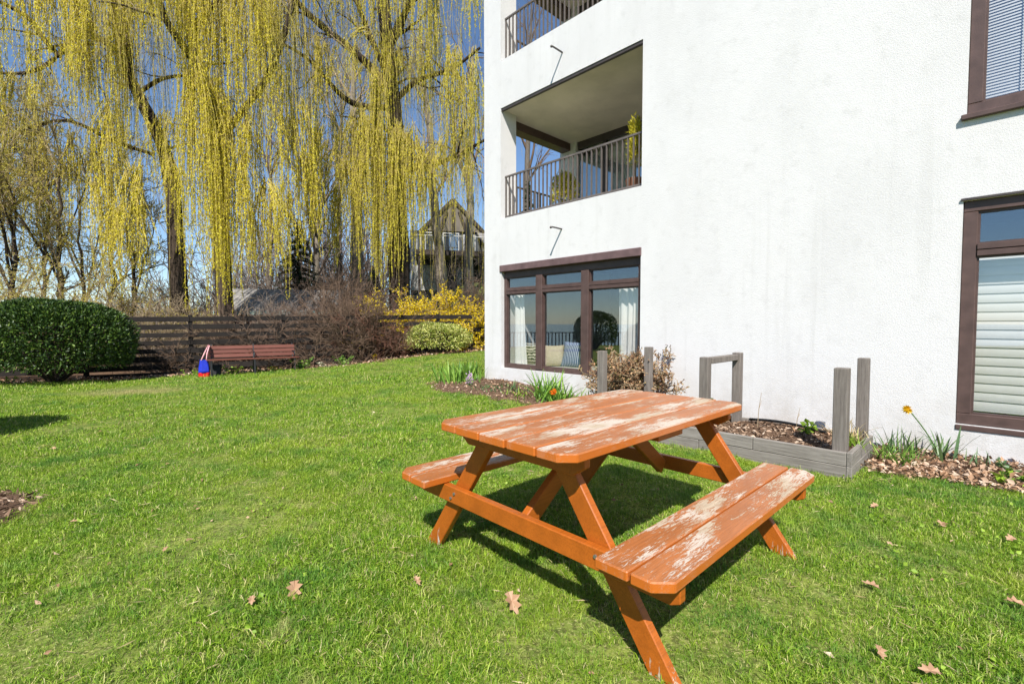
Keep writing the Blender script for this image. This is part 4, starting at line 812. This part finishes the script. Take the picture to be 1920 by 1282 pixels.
def thicket(label, x0, x1, y0, y1, n, h, twig, spread=.35, r=.016):
    """a far-off mass of bare brush: stems nobody could count"""
    b = np.stack([rng.uniform(x0, x1, n), rng.uniform(y0, y1, n), np.zeros(n)], 1); b[:, 2] = zg(b[:, 0], b[:, 1]) - .05; K = 8; d = unit(np.stack([rng.normal(size=n) * spread, rng.normal(size=n) * spread, np.ones(n)], 1)); out = [b]; Ls = h * rng.uniform(.5, 1.2, n)
    for j in range(1, K): d = unit(d + .1 * rng.normal(size=(n, 3))); out.append(out[-1] + d * (Ls / (K - 1))[:, None])
    P = np.stack(out, 1); Rr = r * np.linspace(1, .4, K)[None].repeat(n, 0); l1 = grow(P, Rr, 5, .15, h * .35, .5, (0, 0, .3), .15, 5, 0, .7); l2 = grow(*l1, 3, .15, h * .16, .6, (0, 0, .2), .2, 3, 0, .75)
    V, F = join([tubes(P, Rr, 3), tubes(l1[0], np.clip(l1[1], .45 * r, 1), 3), tubes(l2[0], np.clip(l2[1], .35 * r, 1), 3)]); put('thicket', npmesh('thicket', V, F, twig), kind='stuff', label=label)
thicket('grey brown leafless brush covering the slope between the willows', -17, -6.5, 21, 31, 300, 3.8, 'grey_twig', .35, .022)
thicket('tall thin bare saplings on the slope behind the willows', -21, -9, 28, 40, 230, 8.5, 'grey_twig', .16, .042)
thicket('distant bare trees along the left behind the budding trees', -44, -24, 26, 40, 60, 5.0, 'tan_twig', .2, .03)
thicket('tan brambles beyond the fence at the left', -22, -9, 15.5, 24, 380, 2.3, 'tan_twig', .55, .018)
for lab, px, D, h, n, sp_, per in (('large golden forsythia in full bloom above the fence', 800, 17.3, 2.3, 46, .68, 27), ('golden forsythia hanging over the fence beside the white building', 885, 16.9, 1.7, 24, .62, 28), ('smaller forsythia flowering left of the large one', 735, 16.9, 1.9, 24, .65, 30)):
    twig_shrub('forsythia', lab, px, D, h, n, sp_, 'tan_twig', (5, 4, 3), ('forsythia_flower', per, .060, .8), 'forsythias in bloom', droop=.06)

def blob_points(c, rx, ry, rz, n, inner, lump):
    d = unit(rng.normal(size=(n, 3))); d[:, 2] = np.where(d[:, 2] < -.55, -d[:, 2], d[:, 2])
    ph = np.array([1.7, 4.1, 2.9]); lm = 1 + lump * (np.sin(d @ np.array([5, 3, 2.]) + ph[0]) + np.sin(d @ np.array([-3, 6, 4.]) + ph[1]) + .7 * np.sin(d @ np.array([9, -7, 8.]) + ph[2])) / 2
    rr = (1 - inner * rng.uniform(0, 1, n) ** 1.6) * lm; sup = (np.abs(d) ** 2.25).sum(1) ** (-1 / 2.25); q = d * (rr * sup)[:, None] * [rx, ry, rz]; return c + q, d
def leaf_bush(name, label, cat, c, rx, ry, rz, n, mat, sz, w, inner=.22, lump=.05, group=None, core='yew_leaf', up=.3):
    c = np.array([c[0], c[1], zg1(c[0], c[1])]); t = thing(name, label, cat, c, 0, group); cc = c + [0, 0, rz * .92]
    C, d = blob_points(cc, rx, ry, rz, n, inner, lump); ok = C[:, 2] > c[2] + .02; C, d = C[ok], d[ok]
    V, F = leaves(C, d * .7 + rng.normal(size=C.shape) * .55 + [0, 0, up], rng.uniform(.6, 1.25, len(C)) * sz, sz * w); obj_at('foliage', V, F, mat, c, t, np.repeat(rng.uniform(0, 1, len(C)), 2), kind='stuff')
    st, _ = blob_points(cc, rx * .9, ry * .9, rz * .85, 60, .2, 0); st = st[st[:, 2] > c[2] + .2]; P = np.stack([(c + [0, 0, -.05]) * (1 - q) + st * q + [0, 0, .15 * rz * math.sin(q * 3.14)] for q in np.linspace(0, 1, 6)], 1); V, F = tubes(P, np.linspace(.025, .006, 6)[None].repeat(len(P), 0), 4); obj_at('branches', V, F, 'dark_twig', c, t, kind='stuff')
    return t
leaf_bush('yew_bush', 'big clipped dark green yew bush beside the fence', 'bush', (-10.95, 11.2), 1.58, 1.35, 1.03, 30000, 'yew_leaf', .085, .42, .32, .055)
leaf_bush('yew_bush', 'clipped round yew on the lawn outside the left edge', 'bush', (-6.42, 4.85), .64, .64, .66, 9000, 'yew_leaf', .075, .38, .4, .03)
leaf_bush('yew_bush', 'clipped yew near the bluff railing reflected in the window', 'bush', (-14, 5.4), 1.05, 1.05, .95, 9000, 'yew_leaf', .09, .4, .3, .04)
vb = at(822, 660, 15.6); leaf_bush('variegated_bush', 'low cream and green variegated bush by the corner of the building', 'bush', (vb[0], vb[1]), 1.06, .85, .52, 9000, 'variegated_leaf', .065, .5, .35, .09)
p_ = bw(3.58, -.36); dbush = twig_shrub('dry_bush', 'brown dried out bush below the curtained window by the grey posts', 0, 0, .86, 30, .30, 'tan_twig', (5, 4, 3), ('bush_dead_leaf', 55, .034, .5), base=p_, droop=-.01)

# ------------------------------------------------------------------ herbaceous plants
def blades(name, label, base, n, L, W, lean, mat, cat='plant', group=None, curl=.5, rad=.08, parent=None):
    """strap leaves fanning from one crown, each a folded ribbon"""
    base = np.array(base, float); t = parent or thing(name, label, cat, base, 0, group); K = 6; a = rng.uniform(0, 6.28, n); Ls = L * rng.uniform(.55, 1.1, n); le = lean * rng.uniform(.2, 1.2, n)
    P = base + np.stack([rng.normal(size=n) * rad, rng.normal(size=n) * rad, np.full(n, -.02)], 1); dirs = np.stack([np.cos(a) * le, np.sin(a) * le, np.ones(n)], 1); pts = [P]; d = unit(dirs)
    for j in range(1, K): d = unit(d + np.stack([np.cos(a) * le, np.sin(a) * le, -le * .6], 1) * curl * .35 * j / K * 2); pts.append(pts[-1] + d * (Ls / (K - 1))[:, None])
    P = np.stack(pts, 1); side = np.stack([-np.sin(a + .5 * rng.normal(size=n)), np.cos(a), np.zeros(n)], 1); prof = np.array([.7, 1, 1, .85, .55, .05])
    V = np.stack([P - side[:, None] * (W / 2 * prof)[None, :, None], P + np.array([0, 0, -.15 * W]), P + side[:, None] * (W / 2 * prof)[None, :, None]], 2); idx = np.arange(n * K * 3).reshape(n, K, 3)
    F = np.concatenate([np.stack([idx[:, :-1, i], idx[:, :-1, i + 1], idx[:, 1:, i + 1], idx[:, 1:, i]], -1).reshape(-1, 4) for i in (0, 1)])
    rn = np.tile(np.repeat(rng.uniform(0, 1, n), K - 1), 2); obj_at('leaves', V.reshape(-1, 3), F, mat, base, t, rn, kind='stuff'); return t
def flower(t, head, stem_from, mat, r, petals=6, cup=.5, droop=None, center=None):
    """a stalk and a head of petals, both parts of the plant t"""
    base = np.array(t.location); a, b = np.array(stem_from, float), np.array(head, float); m = (a + b) / 2 + np.array([0, 0, .05])
    q = resample(np.array([a, m, b]), 8) - base; put('stem', MB().tube([tuple(p) for p in q], .005, 5).mesh('stem', 'iris_leaf'), t)
    d = np.array([0, 0, 1.]) if droop is None else unit(np.array(droop, float)); ref = np.array([1., .3, 0]); x = unit(np.cross(d, ref)); y = np.cross(d, x); C = np.repeat((b - base)[None], petals * 2, 0); th = np.arange(petals * 2) * np.pi * 2 / petals + (np.arange(petals * 2) // petals) * .5
    D = (np.cos(th)[:, None] * x + np.sin(th)[:, None] * y) * cup + d * (1 - cup * .5); V, F = leaves(C, D, r, r * .6, .1); put('flower', npmesh('flower', V, F, mat, np.repeat(rng.uniform(0, 1, len(C)), 2)), t)
blades('iris_clump', 'broad leaved iris clump at the corner of the building', bw(-.06, -.42), 110, .46, .036, .40, 'iris_leaf', rad=.16)
blades('iris_clump', 'spreading iris clump in the bed left of the building corner', bw(-.42, -.36), 100, .42, .032, .5, 'iris_leaf', rad=.18)
hy = blades('hyacinth', 'pale pink hyacinth in front of the iris clump', bw(.50, -.78), 12, .16, .022, .4, 'blue_leaf', rad=.02)
hc = bw(.50, -.78); C = hc + np.array([0, 0, .16]) + rng.normal(size=(90, 3)) * [.025, .025, .045]; V, F = leaves(C, C - hc - [0, 0, .16] + rng.normal(size=C.shape) * .02, .035, .022); put('flower', npmesh('flower', V - hc, F, 'pink_petal', np.repeat(rng.uniform(0, 1, len(C)), 2)), hy)
put('stem', MB().tube([(0, 0, 0), (0, 0, .14)], .006, 6).mesh('stem', 'iris_leaf'), hy)
blades('ground_cover_plant', 'low green ground cover below the corner of the wide window', bw(.95, -.60), 70, .18, .018, 1.0, 'blue_leaf', rad=.17)
blades('ground_cover_plant', 'low leafy plant between the hyacinth and the day lily', bw(1.30, -.52), 60, .20, .018, .9, 'blue_leaf', rad=.16)
dl = blades('day_lily', 'lush day lily clump under the middle window mullion', bw(2.16, -.55), 100, .54, .026, .7, 'iris_leaf', rad=.12)
tl = blades('tulip_plant', 'orange tulip among green leaves below the window', bw(2.52, -.64), 60, .36, .026, .65, 'iris_leaf', rad=.10)
flower(tl, bw(2.50, -.80, .20) + [0, 0, .05], bw(2.51, -.68), 'orange_petal', .075, 6, .75, (-.3, -.7, .5))
blades('day_lily', 'narrow leaved green plant left of the raised bed posts', bw(3.04, -.62), 46, .36, .02, .5, 'iris_leaf', rad=.09)
blades('day_lily', 'small green shoots between the tulip and the mullion', bw(1.72, -.72), 40, .22, .016, .8, 'lime_leaf', rad=.12)
blades('grass_tuft', 'tall grass tuft at the right end of the raised bed', bw(6.38, -.62), 70, .30, .014, .75, 'iris_leaf', rad=.08)
blades('grass_tuft', 'grass tuft against the wall behind the raised bed corner', bw(6.36, -.28), 50, .34, .013, .6, 'blue_leaf', rad=.07)
df = blades('daffodil', 'daffodil with one nodding yellow flower against the white wall', bw(6.70, -.24), 22, .36, .020, .6, 'blue_leaf', rad=.05)
flower(df, bw(6.44, -.30, .47), bw(6.70, -.25), 'yellow_petal', .052, 6, .9, (-.7, -.55, -.1)); 
dfh = bw(6.44, -.30, .47) - bw(6.70, -.24); put('trumpet', MB().tube([tuple(dfh), tuple(dfh + np.array([-.03, -.024, -.004]))], [.010, .015], 10).mesh('trumpet', 'yellow_petal'), df)
blades('weed', 'thin weed shoots right of the daffodil', bw(6.98, -.25), 16, .22, .012, .6, 'blue_leaf', rad=.08)
def leafy(name, label, base, n, h, sz, mat, w=.55, rad=.08, cat='plant'):
    base = np.array(base, float); t = thing(name, label, cat, base); m = max(3, n // 14); a = rng.uniform(0, 6.28, m); P = np.stack([base + np.stack([np.cos(a) * rad * q, np.sin(a) * rad * q, h * q * rng.uniform(.7, 1, m) - .02 * (1 - q)], 1) for q in np.linspace(0, 1, 5)], 1); V, F = tubes(P, np.full(P.shape[:2], .004), 4); obj_at('stems', V, F, 'iris_leaf', base, t, kind='stuff')
    C, T, s = along(P, n / m / h, np.full(m, h)); V, F = leaves(C, rng.normal(size=C.shape) * [1, 1, .35] + [0, 0, .2], rng.uniform(.6, 1.2, len(C)) * sz, sz * w); obj_at('leaves', V, F, mat, base, t, np.repeat(rng.uniform(0, 1, len(C)), 2), kind='stuff'); return t
leafy('leafy_plant', 'bright lime green leafy plant in the litter under the right window', bw(7.12, -.72), 60, .14, .07, 'lime_leaf', .7, .12)
leafy('leafy_plant', 'bluish upright plant against the wall below the right window', bw(7.42, -.26), 90, .30, .045, 'blue_leaf', .3, .06)
leafy('leafy_plant', 'purple red leafed plant at the right picture edge', bw(7.66, -.30), 70, .22, .07, 'purple_leaf', .4, .10)
leafy('leafy_plant', 'small green plant in front of the purple leafed one', bw(7.42, -.66), 50, .13, .05, 'lime_leaf', .6, .09)
leafy('leafy_plant', 'trailing green plant along the wall right of the daffodil', bw(7.15, -.30), 50, .14, .05, 'blue_leaf', .5, .14)
pn = leafy('pansy', 'tiny plant with one yellow bloom at the lawn edge on the right', bw(7.32, -1.02), 20, .08, .035, 'lime_leaf', .6, .05); flower(pn, bw(7.32, -1.04) + [0, 0, .10], bw(7.32, -1.02), 'yellow_petal', .03, 5, .9, (-.3, -.8, .4))
leafy('leafy_plant', 'large leaved green rhubarb like plant in the raised bed', bw(4.76, -.72, .20), 46, .15, .16, 'lime_leaf', .85, .18)
leafy('leafy_plant', 'small green weed in the middle of the raised bed', bw(5.74, -.82, .20), 30, .10, .07, 'lime_leaf', .7, .07)
blades('grass_tuft', 'green grass tuft beside the front corner post of the raised bed', bw(6.14, -1.02, .19), 60, .16, .010, .5, 'lime_leaf', rad=.05)
blades('grass_tuft', 'straw grass tuft by the back corner post of the raised bed', bw(6.05, -.68, .19), 50, .22, .010, .6, 'straw', rad=.06)
for lab, u, n, h in (('tallest dry stalk in the middle of the raised bed', 5.28, -.75, .36), ('short dry stalk at the back of the raised bed', 5.62, -.68, .24), ('dry stalk between the two corner posts of the raised bed', 5.95, -.8, .30), ('dry stalk behind the far corner of the picnic table top', 4.78, -.95, .32)):
    b_ = bw(u, n, .19); o = thing('dry_stalk', lab, 'stalk', b_, 0, 'dry stalks in the raised bed'); put('stalk', MB().tube([(0, 0, -.02), (.01, .0, h * .5), (.03, -.01, h)], [.004, .0035, .002], 4).mesh('stalk', 'tan_twig'), o)
    put('side_shoot', MB().tube([(.01, 0, h * .5), (.05, .02, h * .75)], [.003, .0015], 4).mesh('side_shoot', 'tan_twig'), o)
gl_ = 'clumps at the foot of the fence'
for lab, px, nn, mat, n, h, sz in (('pale flowering clump under the left half of the bench', 408, .95, 'white_petal', 120, .2, .06), ('green leafed clump under the bench left of its middle leg', 436, .95, 'lime_leaf', 120, .22, .08), ('yellow green plant left of the tote bag', 352, 1.0, 'lime_leaf', 90, .2, .07), ('low green clump right of the middle bench leg', 490, .95, 'variegated_leaf', 100, .18, .07),
        ('yellow blooming clump under the right end of the bench', 520, 1.0, 'forsythia_flower', 90, .15, .05), ('fresh leafy clump just right of the bench', 566, .95, 'iris_leaf', 110, .34, .13), ('leafy clump with pale blooms farther right of the bench', 640, .9, 'iris_leaf', 100, .30, .12), ('small cream blooming clump between the two leafy clumps', 612, .95, 'white_petal', 80, .16, .06), ('scruffy pale green plant in front of the yew', 12, 1.0, 'lime_leaf', 60, .16, .07)):
    r = (px - 960) / FPX; s = (r * (FP[1] + nn * FN[1]) - FP[0] - nn * FN[0]) / (FD[0] - r * FD[1]); leafy('bedding_plant', lab, fw(s, nn), n, h, sz, mat, .6, .28)
# plants on the balconies
for u, n, lab, h, rr in ((1.0, 1.2, 'potted evergreen shrub at the open end of the lower balcony', .72, .26), (3.05, .45, 'tall potted plant by the right end of the lower balcony railing', .95, .11)):
    b_ = bw(u, n, BALC[0][0]); t = thing('potted_plant', lab, 'plant', b_); put('pot', MB().tube([(0, 0, 0), (0, 0, .02), (0, 0, .24), (0, 0, .26)], [.10, .11, .15, .155], 16).mesh('pot', 'terracotta', smooth=True), t)
    c = b_ + [0, 0, .26 + h / 2]; C, d = blob_points(c, rr, rr, h / 2, 2600 if rr > .2 else 1300, .8, .1); V, F = leaves(C, d + rng.normal(size=C.shape) * .6 + [0, 0, .4], rng.uniform(.03, .08, len(C)), .02); obj_at('foliage', V, F, 'willow_leaf_green', b_, t, np.repeat(rng.uniform(0, 1, len(C)), 2), kind='stuff')
    put('stem', MB().tube([(0, 0, .2), (0, 0, .26 + h * .8)], [.015, .006], 6).mesh('stem', 'tan_twig'), t)

# ------------------------------------------------------------------ leaf litter, mulch, fallen leaves
def lit(name, label, pts, sz, mat, w=.6, up=.25, parent=None):
    n = len(pts); d = rng.normal(size=(n, 3)) * [1, 1, up]; s_ = rng.uniform(.5, 1.4, n) * sz; V, F = leaves(pts, d, s_, s_ * w, .22); o = put(name, npmesh(name, V, F, mat, np.repeat(rng.uniform(0, 1, n), 2)), kind='stuff', label=label); return o
def scatter(n, f): return np.array([f() for _ in range(n)])
def f_right():
    u = random.uniform(6.24, 9.5); n = float(right_edge(u)) * random.uniform(-.02, 1.08) ; p = bw(u, n); p[2] += .032 + random.uniform(0, .035); return p
def f_left():
    u = random.uniform(-.8, 3.55); n = float(left_edge(u)) * random.uniform(0, 1.03); p = bw(u, n); p[2] += .032 + random.uniform(0, .015); return p
def f_bed():
    u = random.uniform(b0 + .08, b1 - .1); n = random.uniform(nf + .06, nbk - .03); p = bw(u, n, 0); p[2] = .175 + .03 * math.sin(3 * u + 5 * n) + random.uniform(-.01, .02) - (.03 if n < nf + .2 else 0); return p
def f_fence():
    s = random.uniform(-8, 8); n = float(fence_edge(s)) * random.uniform(.0, 1.02); p = fw(s, n); p[2] += .03 + random.uniform(0, .03); return p
def f_mulch():
    a = random.uniform(0, 6.28); r = math.sqrt(random.random()); p = np.array([-3.68 + .48 * r * math.cos(a), 2.9 + .56 * r * math.sin(a), 0]); p[2] =   .05 * (1 - r) + .012 + random.uniform(0, .02); return p
lit('leaf_litter', 'brown dead leaves littering the bed on the right', scatter(3200, f_right), .048, 'dead_leaf', .62, .5)
lit('bark_mulch', 'small dark mulch chips in the bed on the right', scatter(3000, f_right), .03, 'mulch_chip', .4, .4)
lit('leaf_litter', 'dry leaf bits in the bed below the wide window', scatter(650, f_left), .04, 'dead_leaf', .55, .4)
lit('bark_mulch', 'mulch chips in the bed below the wide window', scatter(2200, f_left), .028, 'mulch_chip', .4, .3)
lit('bark_mulch', 'bark mulch and leaf bits filling the raised bed', scatter(5200, f_bed), .042, 'mulch_chip', .38, .35)
lit('leaf_litter', 'brown leaf bits on the raised bed soil', scatter(420, f_bed), .05, 'dead_leaf', .55, .4)
lit('leaf_litter', 'reddish fallen leaves along the foot of the fence', scatter(2600, f_fence), .07, 'dead_leaf', .6, .4)
lit('bark_mulch', 'dark bark chips on the patch at the left edge', scatter(620, f_mulch), .06, 'mulch_chip', .32, .3)
def f_lawn():
    while True:
        y = math.sqrt(random.uniform(.6, 42)); x = random.uniform(-1, 1) * (1.12 * y + .5)
        if not bool(in_bed(np.array(x), np.array(y))): return np.array([x, y, zg1(x, y) + random.uniform(.012, .03)])
lit('thatch', 'dry straw bits lying in the grass', scatter(2600, f_lawn), .055, 'straw', .07, .18)
def f_weed():
    cx, cy = weeds[random.randrange(len(weeds))]; x, y = cx + random.gauss(0, .10), cy + random.gauss(0, .10); return np.array([x, y, zg1(x, y) + random.uniform(.015, .032)])
weeds = [tuple(f_lawn()[:2]) for _ in range(60)]
lit('clover', 'small round clover leaves in the lawn', scatter(3600, f_weed), .022, 'lime_leaf', .85, .25)
lit('leaf_litter', 'tiny brown leaf crumbs scattered over the lawn', scatter(260, f_lawn), .028, 'dead_leaf', .6, .4)
# oak leaves on the lawn, one object each
def oak_leaf_mesh():
    half = [(0, .0), (.012, .15), (.20, .20), (.10, .33), (.34, .48), (.15, .58), (.28, .78), (.10, .80), (.05, 1.0)]
    pts = half + [(-x, y) for x, y in half[::-1] if x > 0]; n = len(pts); mid = [(0, y) for y in (.15, .33, .58, .80)]
    z = lambda x, y: .9 * x * x + .10 * math.sin(5 * y) ; V = [(x, y - .5, z(x, y)) for x, y in pts] + [(0, .0, -.02)]
    me = MB().add(V, [(n, i, (i + 1) % n) for i in range(n)]).mesh('leaf', 'dead_leaf'); a = me.attributes.new('rnd', 'FLOAT', 'FACE'); a.data.foreach_set('value', [.34 + .25 * random.random() for _ in me.polygons]); return me
olm = [oak_leaf_mesh() for _ in range(3)]
spots = [(960, 1131, .13, 'large orange brown oak leaf on the lawn left of the bench seat leg'), (552, 1108, .12, 'curled brown oak leaf on the lawn at lower left centre'), (1634, 1100, .085, 'brown curled leaf on the grass right of the picnic table'), (1745, 1262, .08, 'small brown leaf near the bottom edge on the right'),
         (1905, 1133, .09, 'pale leaf at the right picture edge'), (1895, 1012, .08, 'brown leaf on the grass below the right bed'), (1765, 985, .10, 'brown leaf bits in the grass right of the raised bed corner'), (1840, 910, .10, 'pale crumpled leaf at the edge of the right bed'), (782, 1091, .06, 'little pale leaf standing in the grass left of the table foot'), (472, 1128, .06, 'small tan leaf left of the curled oak leaf'), (1650, 1225, .07, 'pale bleached leaf on the lawn lower right'),
         (1640, 950, .07, 'brown leaf beside the near raised bed corner'), (355, 1015, .05, 'tiny brown leaf on the lawn at left'), (311, 1032, .05, 'tiny pale leaf below the tiny brown one'), (100, 842, .07, 'tan leaf on the lawn near the left edge'), (186, 811, .07, 'brown leaf on the lawn below the dry patch'), (260, 873, .07, 'dark leaf in the bare spot on the left lawn'), (138, 980, .05, 'pale chip on the lawn right of the mulch patch')]
for i, (px, py, sz, lab) in enumerate(spots):
    D = 5.
    for _ in range(6): q = at(px, py, D); q2 = at(px, py, 1.0); D = (HC - zg1(q[0], q[1]) - .03) / (HC - q2[2])
    q = at(px, py, D); o = put('fallen_leaf', olm[i % 3], None, (q[0], q[1], zg1(q[0], q[1]) + .042), (random.uniform(.05, .45), random.uniform(-.25, .25), random.uniform(0, 6.28)), label=lab, category='leaf', group='fallen leaves on the lawn'); o.rotation_mode = 'ZYX'; o.scale = (sz * .9,) * 3

# ------------------------------------------------------------------ the bluff railing that shows in the windows
rl = thing('bluff_railing', 'dark picket railing along the bluff left of the lawn', 'fence', (-18.2, 5, 0)); g = zg1(-18.2, 5)
put('hand_rail', MB().box(-.03, .03, -9, 9, .72, .77).mesh('hand_rail', 'iron'), rl); put('bottom_rail', MB().box(-.02, .02, -9, 9, -.22, -.18).mesh('bottom_rail', 'iron'), rl)
pk = MB().box(-.02, .02, -.03, .03, -.35, .72).mesh('picket', 'iron')
for i in range(90): put('picket', pk, rl, (0, -8.9 + i * .2, 0))

# ------------------------------------------------------------------ grass: blades instanced over the lawn
def clump(seed, n, rad, hgt, wid):
    r_ = np.random.default_rng(seed); a = r_.uniform(0, 6.28, n); rr = rad * np.sqrt(r_.uniform(0, 1, n)); b = np.stack([rr * np.cos(a), rr * np.sin(a), np.full(n, -.006)], 1)
    th = r_.uniform(0, 6.28, n); ln = hgt * r_.gamma(6, 1 / 6, n); le = np.abs(r_.normal(.75, .5, n)); dx = np.stack([np.cos(th), np.sin(th), np.zeros(n)], 1); th2 = th + r_.normal(0, .7, n); sd_ = np.stack([-np.sin(th2), np.cos(th2), np.zeros(n)], 1); w = wid * r_.uniform(.6, 1.3, n)[:, None]
    m = b + dx * (le * ln * .35)[:, None] + np.array([0, 0, 1.]) * (ln * .55)[:, None]; t = b + dx * (le * ln * 1.0)[:, None] + np.array([0, 0, 1.]) * (ln * np.clip(1.0 - .45 * le, .25, 1))[:, None]
    V = np.stack([b - sd_ * w / 2, b + sd_ * w / 2, m + sd_ * w * .42, m - sd_ * w * .42, t], 1).reshape(-1, 3); i = np.arange(n)[:, None] * 5
    F = np.concatenate([i + [0, 1, 2], i + [0, 2, 3], i + [3, 2, 4]], 1).reshape(-1, 3); return npmesh('clump', V, F, 'grass_blade', np.repeat(r_.uniform(0, 1, n), 3))
def grass(name, label, pts, scl, variants):
    col = bpy.data.collections.new(name + '_source')
    for i, me in enumerate(variants): o = bpy.data.objects.new('clump_%d' % i, me); col.objects.link(o)
    me = bpy.data.meshes.new(name); me.vertices.add(len(pts)); me.vertices.foreach_set('co', pts.astype(np.float32).ravel())
    a = me.attributes.new('scl', 'FLOAT', 'POINT'); a.data.foreach_set('value', scl.astype(np.float32)); a = me.attributes.new('rot', 'FLOAT_VECTOR', 'POINT')
    rot = np.zeros((len(pts), 3), np.float32); rot[:, 2] = rng.uniform(0, 6.28, len(pts)); rot[:, :2] = rng.normal(size=(len(pts), 2)) * .12; a.data.foreach_set('vector', rot.ravel()); me.update()
    me.materials.append(M['grass_blade'])
    o = put(name, me, kind='stuff', label=label); ng = bpy.data.node_groups.new(name, 'GeometryNodeTree'); ng.interface.new_socket('Geometry', in_out='INPUT', socket_type='NodeSocketGeometry'); ng.interface.new_socket('Geometry', in_out='OUTPUT', socket_type='NodeSocketGeometry')
    N = ng.nodes; L = ng.links; gi = N.new('NodeGroupInput'); go = N.new('NodeGroupOutput'); ip = N.new('GeometryNodeInstanceOnPoints'); ci = N.new('GeometryNodeCollectionInfo'); ci.inputs['Collection'].default_value = col; ci.inputs['Separate Children'].default_value = True; ci.inputs['Reset Children'].default_value = True
    def na(nm, ty): n = N.new('GeometryNodeInputNamedAttribute'); n.data_type = ty; n.inputs['Name'].default_value = nm; return n.outputs[0]
    rv = N.new('FunctionNodeRandomValue'); rv.data_type = 'INT'; rv.inputs[4].default_value = 0; rv.inputs[5].default_value = len(variants) - 1
    L.new(gi.outputs[0], ip.inputs['Points']); L.new(ci.outputs[0], ip.inputs['Instance']); ip.inputs['Pick Instance'].default_value = True; L.new(rv.outputs[2], ip.inputs['Instance Index'])
    L.new(na('rot', 'FLOAT_VECTOR'), ip.inputs['Rotation']); L.new(na('scl', 'FLOAT'), ip.inputs['Scale']); L.new(ip.outputs[0], go.inputs[0]); md = o.modifiers.new('grass', 'NODES'); md.node_group = ng
def lawn_points(n, y0, y1, margin):
    y = np.sqrt(rng.uniform(y0 ** 2, y1 ** 2, n)); x = rng.uniform(-1, 1, n) * (1.16 * y + margin); ok = ~in_bed(x, y) & (x > -18.5); x, y = x[ok], y[ok]; return np.stack([x, y, zg(x, y)], 1)
worn = [(random.uniform(-1, 1) * (1.0 * y + .3), y, random.uniform(.08, .22)) for y in [random.uniform(1.7, 8) for _ in range(46)]] + [(-.25, 3.15, .2), (.75, 1.75, .22), (1.45, 2.0, .25), (-7.2, 8.9, .7)]
def vigour(p): return .70 + .22 * (np.sin(p[:, 0] * 1.9 + 2 * np.sin(p[:, 1] * 1.3)) * np.sin(p[:, 1] * 2.3 + p[:, 0])) + rng.uniform(0, .45, len(p)) - .30 * np.clip(sum(np.exp(-((p[:, 0] - a) ** 2 + (p[:, 1] - b) ** 2) / r ** 2) for a, b, r in worn), 0, 1)
near = lawn_points(13500, .5, 4.6, .9); mid = lawn_points(11000, 4.4, 9.2, .6); far = lawn_points(9500, 9.0, 19, .6)
grass('grass', 'short bright green grass blades of the near lawn', near, vigour(near), [clump(s, 105, .085, .031, .0032) for s in range(6)])
grass('grass', 'grass blades of the middle lawn', mid, vigour(mid), [clump(20 + s, 95, .14, .033, .0052) for s in range(5)])
grass('grass', 'grass blades of the far lawn by the bench', far, vigour(far), [clump(40 + s, 100, .24, .036, .010) for s in range(5)])
